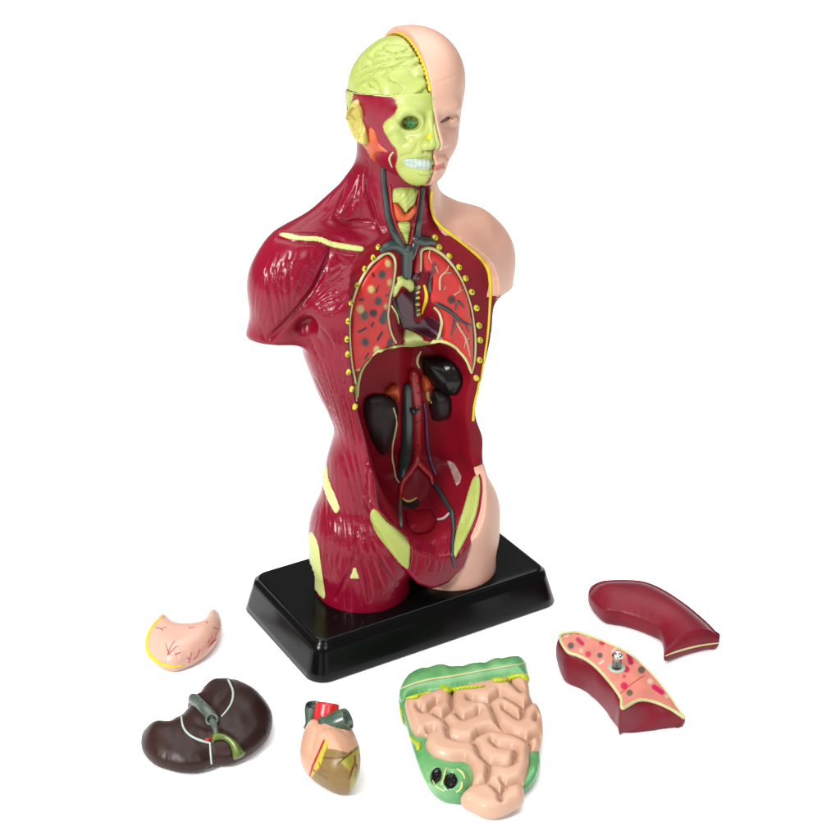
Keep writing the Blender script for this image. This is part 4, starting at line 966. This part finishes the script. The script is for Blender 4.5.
for cx, cy, rx, ry, ro in ((436.4, 775.6, 6.0, 8.6, .25), (450.6, 781.6, 7.4, 9.2, .2)):
    patch('caecum_hole', ellipse(cx, cy, rx, ry, 20, ro), T, M['dark'], LI, h=.35, step=.8, relax=5, disp=lambda x, y, d: .3 * np.sin(x * .9 + 1) * np.sin(y * .7 + x * .3))
tubes('caecum_fold', [(zI([(272, 565), (262, 600), (250, 640)]), [.7, 1.0, .8]), (zI([(320, 572), (345, 592), (352, 612)]), [1.2, 1.6, .8]), (zI([(340, 630), (338, 655), (318, 672)]), [1.0, 1.4, .8]), (zI([(205, 610), (225, 645), (262, 668)]), [.5, .9, .5])], T, M['bone'], LI, lift=.1)
# transverse colon: a haustrated band along the far side
tc_ = zI([(62, 232), (72, 205), (100, 165), (150, 132), (195, 122), (240, 110), (285, 118), (320, 124), (360, 113), (405, 106), (440, 100), (480, 82), (545, 74), (598, 74), (620, 98), (632, 150), (634, 180), (600, 186), (560, 182), (520, 190), (470, 196), (420, 208), (360, 218), (300, 232), (240, 238), (180, 246), (120, 262), (80, 282), (64, 262)])
hs_l = [zI(p) for p in ([(195, 110), (185, 160)], [(285, 105), (290, 160)], [(345, 100), (350, 150)], [(445, 85), (440, 140)], [(520, 68), (520, 120)])]
def tct(d, x, y):
    h = dome(d, 7, 5.0)
    for L in hs_l: h = h - .8 * np.exp(-(line_d(L, x, y) / 3.2) ** 2) * np.clip(d / 2, 0, 1)
    return h
tc_ = [(a, b + 3.5 * max(0, min(1, ((652 + (545 - a) * .09 + 12) - b) / 12))) for a, b in tc_]
Vt, Ft, _ = pillow(tc_, GZ + 6, tct, lambda d, x, y: dome(d, 5, 5), 1.2, 6)
to = mesh_obj('transverse_colon', Vt, Ft, green, it)
# small intestine: tubes between the creases
u1 = lambda p: Z(395, 650, 10.5, p); u2 = lambda p: Z(465, 650, 10.5, p); u3 = lambda p: Z(405, 730, 10.5, p); u4 = lambda p: Z(470, 735, 10.5, p)
CR = [u1([(598, 455), (595, 560), (605, 660), (700, 768), (780, 750), (860, 720)]) + u2([(120, 720), (150, 690)]),
      u1([(245, 655), (275, 690), (340, 685), (370, 650), (440, 590)]), u1([(370, 690), (420, 725), (490, 755), (560, 700), (605, 665)]), u1([(490, 755), (560, 850)]) + u3([(440, 40), (460, 120)]), u3([(460, 120), (560, 150), (690, 155), (760, 100), (850, 60)]) + u4([(90, 30), (170, 0), (260, -8), (400, 20), (520, 60)]),
      u3([(240, 60), (300, 45)]), u3([(690, 155), (745, 220), (780, 310), (840, 370)]) + u4([(100, 260), (200, 350), (300, 350), (400, 365), (470, 330)]),
      u2([(40, 565), (140, 570), (240, 605), (290, 690), (340, 820)]), u4([(520, 60), (590, 100), (660, 60), (740, 30)]), u2([(240, 605), (290, 560), (360, 510)]), u2([(360, 500), (430, 545), (510, 590), (580, 640), (610, 670), (590, 760)]),
      u2([(410, 670), (480, 720), (560, 770), (600, 750)]), u2([(470, 370), (540, 440), (580, 480)]), u2([(610, 670), (660, 620), (715, 570)]), u2([(340, 820), (370, 850)]) + u4([(430, 25), (540, 75)]),
      u4([(230, 125), (280, 165), (370, 180), (440, 190), (480, 240), (460, 330)]), u4([(200, 350), (195, 450), (180, 540), (250, 600), (310, 660), (370, 600)]), u4([(20, 540), (100, 555), (180, 540)]),
      u4([(340, 545), (360, 575), (440, 560), (560, 520)]), u4([(600, 110), (630, 160), (635, 230)]), u2([(740, 780), (760, 740)]), u3([(250, 300), (420, 345), (620, 350)]), u1([(800, 560), (860, 575)]) + u2([(140, 570)]), u4([(320, 660), (316, 700), (322, 735)])]
CR = [spline(c, 1.5) for c in CR]
def sit(d, x, y):
    dc = np.full(len(x), 1e9)
    for c in CR: dc = np.minimum(dc, line_d(c, x, y))
    dc = np.minimum(dc / 2.2, 1e9)
    R = 3.3
    t = np.clip(dc / R, 0, 1); tube_h = 6.0 * (1 - (1 - t) ** 2.4) ** .55
    edge = np.clip(d / 3.6, 0, 1); e = np.sqrt(np.maximum(0, 1 - (1 - edge) ** 2))
    return e * (-1.9 + tube_h)
Vs, Fs, _ = pillow(so_, GZ + 6, sit, lambda d, x, y: dome(d, 5, 5.5), .85, 2)
mesh_obj('small_intestine', Vs, Fs, pink, it)
Tq = BVHTree.FromPolygons(*(lambda a: (a[0].tolist(), a[1]))(join([Tf, (Vt, Ft), (Vs, Fs)])))
tube('colon_band', zI([(70, 216), (120, 196), (200, 175), (300, 160), (400, 142), (500, 124), (560, 114), (622, 104)]), [.8, 1.3, 1.1, 1.0, .9, .8], Tq, M['cream'], to if sub(to) else None, lift=.15)
fat = mat('bright yellow green fat paint', srgb(198, 212, 36), .35, srgb(180, 196, 30), 120, spec=.4)
for poly in ([(88, 256), (120, 244), (170, 232), (204, 226), (206, 236), (170, 246), (140, 262), (96, 264)], [(240, 202), (268, 198), (300, 208), (350, 202), (400, 200), (442, 198), (444, 208), (400, 216), (350, 220), (320, 228), (285, 238), (258, 228)],
             [(470, 170), (500, 164), (535, 170), (540, 186), (500, 190), (474, 186)], [(540, 160), (570, 150), (610, 146), (634, 158), (636, 188), (624, 186), (600, 170), (566, 176), (548, 190)],
             [(62, 288), (72, 300), (82, 340), (88, 370), (78, 362), (66, 320)], [(104, 412), (118, 424), (130, 440), (158, 456), (158, 486), (142, 492), (132, 468), (112, 440)]):
    patch('fat_tag', zI(poly), Tq, fat, to, h=1.6, w=1.6, step=1.0, relax=5, disp=lambda x, y, d: .3 * np.sin(x * 1.6) * np.sin(y * 1.3))

# lung block with its peg
zL = lambda pts: Z(550, 570, 4.667, pts)
lb = organ('lung_block_model', 'dark red lung block, its flat spotted pink cut face up with a metal peg', 'organ model', 620, 705)
top = zL([(42, 308), (60, 296), (90, 291), (130, 290), (200, 312), (270, 340), (350, 378), (420, 430), (490, 500), (560, 590), (600, 650), (628, 692), (560, 652), (480, 618), (415, 612), (338, 648), (326, 600), (286, 540), (220, 464), (170, 424), (125, 402), (80, 385), (48, 338)])
HT = 17.0
P = spline(top, 1.6, True)
def ht_at(x, y): return HT - 10.5 * np.clip((np.asarray(x) - 622) / 62, 0, 1) ** 1.2
PG = np.array([on_z(x, y, GZ + ht_at(x, y)) for x, y in P])
if sum(PG[i][0] * PG[(i + 1) % len(PG)][1] - PG[(i + 1) % len(PG)][0] * PG[i][1] for i in range(len(PG))) < 0: PG = PG[::-1]; P = P[::-1]
nr = np.zeros_like(PG); tg = np.roll(PG, -2, 0) - np.roll(PG, 2, 0); nr[:, 0] = tg[:, 1]; nr[:, 1] = -tg[:, 0]; nr /= np.linalg.norm(nr, axis=1)[:, None] + 1e-9
for _ in range(6): nr = (np.roll(nr, 1, 0) + nr + np.roll(nr, -1, 0)) / 3
c0, c1 = zL([(338, 648)])[0], zL([(626, 691)])[0]
PB = PG.copy(); low = spline(zL([(322, 762), (400, 766), (520, 750), (600, 738), (627, 722)]), 1)
for i, (x, y) in enumerate(P):
    t = (x - c0[0]) / (c1[0] - c0[0])
    if -.02 <= t <= 1.02 and y > 570 + 596 / 4.667 and y > c0[1] + (c1[1] - c0[1]) * t - 15:
        q = low[int(np.clip(t, 0, 1) * (len(low) - 1))]; PB[i] = on_z(q[0], q[1], GZ)
PB[:, 2] = GZ
for _ in range(10): PB[:, :2] = (np.roll(PB, 1, 0) + 2 * PB + np.roll(PB, -1, 0))[:, :2] / 4
rings = []
for f, off in ((0, -.5), (.02, 0), (.15, .7), (.35, 1.1), (.6, 1.0), (.82, .4), (.94, -.3), (1.0, -1.0)):
    R_ = PG * (1 - f) + PB * f + nr * off * (np.clip((P[:, 0] < 676) * 1.0, .2, 1))[:, None]
    R_[:, 2] = PG[:, 2] * (1 - f) + GZ * f
    wv = .35 * np.sin(np.arange(len(R_)) * .35 + f * 4) * (f > .1) * (f < .95); R_ += nr * wv[:, None]
    rings.append(R_)
n = len(PG); V = np.concatenate(rings); F = []
for i in range(len(rings) - 1):
    for j in range(n): F.append([i * n + j, (i + 1) * n + j, (i + 1) * n + (j + 1) % n, i * n + (j + 1) % n])
Vtop, Ftop = tri_poly(P, 3.0, 1.5)
k0 = len(V); tz = np.array([on_z(x, y, GZ + ht_at(x, y)) for x, y in Vtop]); cpl = len(P)
V = np.concatenate([V, tz])
for f in Ftop:
    a = np.cross(tz[f[1]] - tz[f[0]], tz[f[2]] - tz[f[0]])[2]; F.append([k0 + i for i in (f if a > 0 else f[::-1])])
maroon = mat('maroon lung paint', srgb(138, 26, 44), .42, srgb(120, 20, 40), 45, spec=.2, bump=.06)
bo = mesh_obj('lung_side', V, F, maroon, lb)
def lbc(x, y):
    c = np.tile(np.array(srgb(240, 148, 130)), (len(x), 1)); n_ = np.sin(x * .25 + np.sin(y * .3)); c *= (1 + .05 * n_)[:, None]
    for px, py, r, col in [(75, 305, 13, (236, 206, 176)), (130, 295, 11, (214, 50, 80)), (180, 315, 10, (232, 196, 170)), (97, 357, 15, (106, 90, 84)), (145, 380, 11, (236, 196, 170)), (178, 397, 14, (222, 60, 84)), (243, 343, 14, (214, 40, 84)), (233, 402, 13, (110, 92, 88)),
                           (425, 470, 17, (112, 96, 84)), (345, 545, 17, (222, 40, 90)), (355, 468, 15, (214, 40, 84)), (370, 577, 15, (118, 104, 80)), (465, 523, 13, (238, 204, 172)), (545, 592, 11, (238, 200, 160)), (345, 500, 8, (226, 80, 90))]:
        q = zL([(px, py)])[0]; e = np.hypot(x - q[0], y - q[1]) / (r / 4.667); c = blend(c, np.clip((1.15 - e) / .3, 0, 1), col)
    for L, w, col in [([(130, 328), (150, 348)], 10, (206, 44, 92)), ([(366, 400), (376, 435)], 12, (196, 36, 84)), ([(484, 550), (520, 575)], 12, (226, 30, 100)), ([(232, 440), (248, 428)], 6, (240, 206, 186)), ([(290, 384), (310, 368)], 6, (244, 210, 190)), ([(330, 578), (380, 535), (438, 496)], 2.2, (196, 60, 50))]:
        d = line_d(zL(L), x, y) / (w / 4.667); c = blend(c, np.clip((1.2 - d) / .4, 0, 1), col)
    return c * EXPO
T = tri(V, F)
patch('cut_face', shrink(top, .975, .965), T, M['gloss_paint'], lb, h=.5, w=.6, step=.9, colf=lbc, relax=0)
Vc = join([sweep(np.concatenate([PG, PG[:2]]) + A3(0, 0, .1) - np.concatenate([nr, nr[:2]]) * .5, .75, 8, False)])
mesh_obj('cut_rim', Vc[0], Vc[1], M['cream'], lb)
pc = on_z(616.5, 669, GZ + HT)
def lathe(c, prof, seg=24):
    V = []; F = []
    for r, h in prof: V += [(c[0] + r * math.cos(t), c[1] + r * math.sin(t), c[2] + h) for t in np.linspace(0, 2 * np.pi, seg, endpoint=False)]
    for i in range(len(prof) - 1):
        for j in range(seg): F.append([i * seg + j, i * seg + (j + 1) % seg, (i + 1) * seg + (j + 1) % seg, (i + 1) * seg + j])
    return V, F
metal = bpy.data.materials.new('bare metal'); metal.use_nodes = True
b_ = metal.node_tree.nodes['Principled BSDF']; b_.inputs['Base Color'].default_value = (.6, .58, .54, 1); b_.inputs['Metallic'].default_value = 1; b_.inputs['Roughness'].default_value = .18
nz_ = metal.node_tree.nodes.new('ShaderNodeTexNoise'); nz_.inputs['Scale'].default_value = 900; mr_ = metal.node_tree.nodes.new('ShaderNodeMapRange'); mr_.inputs[3].default_value = .1; mr_.inputs[4].default_value = .3
metal.node_tree.links.new(nz_.outputs['Fac'], mr_.inputs['Value']); metal.node_tree.links.new(mr_.outputs['Result'], b_.inputs['Roughness'])
po = mesh_obj('peg', *lathe(pc, [(.01, .2), (2.1, .2), (2.1, 5.8), (2.3, 6.0), (2.5, 6.5), (2.4, 7.3), (1.9, 8.0), (1.1, 8.2), (.9, 7.6), (.01, 7.4)]), metal, lb)
mesh_obj('washer', *lathe(pc, [(2.2, .9), (3.6, .9), (3.8, .7), (3.8, .2)]), M['white'], po if sub(po) else None)

# lung cap
lc = organ('lung_cap_model', 'smooth maroon curved lung piece with a thin cream rim, right behind the spotted block', 'organ model', 655, 625)
cp = zL([(178, 142), (190, 112), (242, 92), (350, 87), (450, 98), (540, 136), (638, 200), (716, 264), (766, 312), (790, 345), (730, 352), (640, 374), (570, 398), (534, 412), (532, 392), (526, 340), (510, 308), (472, 288), (402, 260), (332, 240), (290, 234), (250, 224), (210, 190)])
arc = zL([(534, 412), (532, 392), (526, 340), (510, 308), (472, 288), (402, 260), (332, 240), (290, 234), (250, 224), (210, 190), (178, 142), (190, 112), (242, 92), (350, 87), (450, 98), (540, 136), (638, 200), (716, 264), (766, 312), (790, 345)])
arcG = np.array([on_z(x, y, GZ + 5)[:2] for x, y in spline(arc, 2)])
def cpt(d, x, y):
    G = np.array([on_z(a, b, GZ + 5)[:2] for a, b in zip(x, y)]); da = line_d(arcG, G[:, 0], G[:, 1])
    return dome(da, 13, 9.5)
V, F, FT = pillow(mv(cp, 0, -1.5), GZ + 5, cpt, lambda d, x, y: dome(d, 3, 5), 1.5, 14)
mesh_obj('lung_shell', V, F, maroon, lc)
T = tri(V, F)
tube('cut_rim', zL([(540, 400), (580, 384), (640, 366), (700, 352), (750, 345), (788, 340)]), [.7, 1.0, 1.1, 1.1, .9, .6], T, M['cream'], lc, lift=.1)
# ---------------------------------------------------------------- camera, light, render settings
cd = bpy.data.cameras.new('camera'); co = bpy.data.objects.new('camera', cd); C.objects.link(co)
cd.sensor_width = 36; cd.angle = math.radians(30); cd.clip_start = .01; cd.clip_end = 200
from mathutils import Matrix
mw = Matrix(((RT[0], UP[0], -FW[0], 0), (RT[1], UP[1], -FW[1], 0), (RT[2], UP[2], -FW[2], 0), (0, 0, 0, 1)))
mw.translation = Vector(((CAM - A3(0, 0, GZ)) * .001).tolist()); co.matrix_world = mw
bpy.context.scene.camera = co
w = bpy.data.worlds.new('World'); bpy.context.scene.world = w; w.use_nodes = True
bg = w.node_tree.nodes['Background']; bg.inputs['Color'].default_value = (1, 1, 1, 1); bg.inputs['Strength'].default_value = .25
def softbox(name, loc, target, size, power, col=(1, 1, 1)):
    l = bpy.data.lights.new(name, 'AREA'); l.shape = 'RECTANGLE'; l.size = size[0]; l.size_y = size[1]; l.energy = power; l.color = col
    o = bpy.data.objects.new(name, l); C.objects.link(o); o.location = loc
    o.rotation_euler = (Vector(target) - Vector(loc)).to_track_quat('-Z', 'Y').to_euler()
    return o
softbox('added_overhead_light', (.2, .6, 2.2), (.2, .6, 0), (3.0, 3.0), 100.0)  # added lamp, put overhead to keep the ground sheet white
softbox('key_softbox', (-.98, -.36, .72), (0, 0, .14), (.16, .34), 17.0)
softbox('added_fill_light', (-.25, -1.1, .85), (0, 0, .12), (.4, .4), 5.0)  # added lamp near the camera axis, lifts the chest and skin
sc = bpy.context.scene
sc.view_settings.view_transform = 'Standard'; sc.view_settings.look = 'None'; sc.view_settings.gamma = 1; sc.view_settings.exposure = 0
sc.cycles.max_bounces = 8; sc.cycles.use_denoising = True
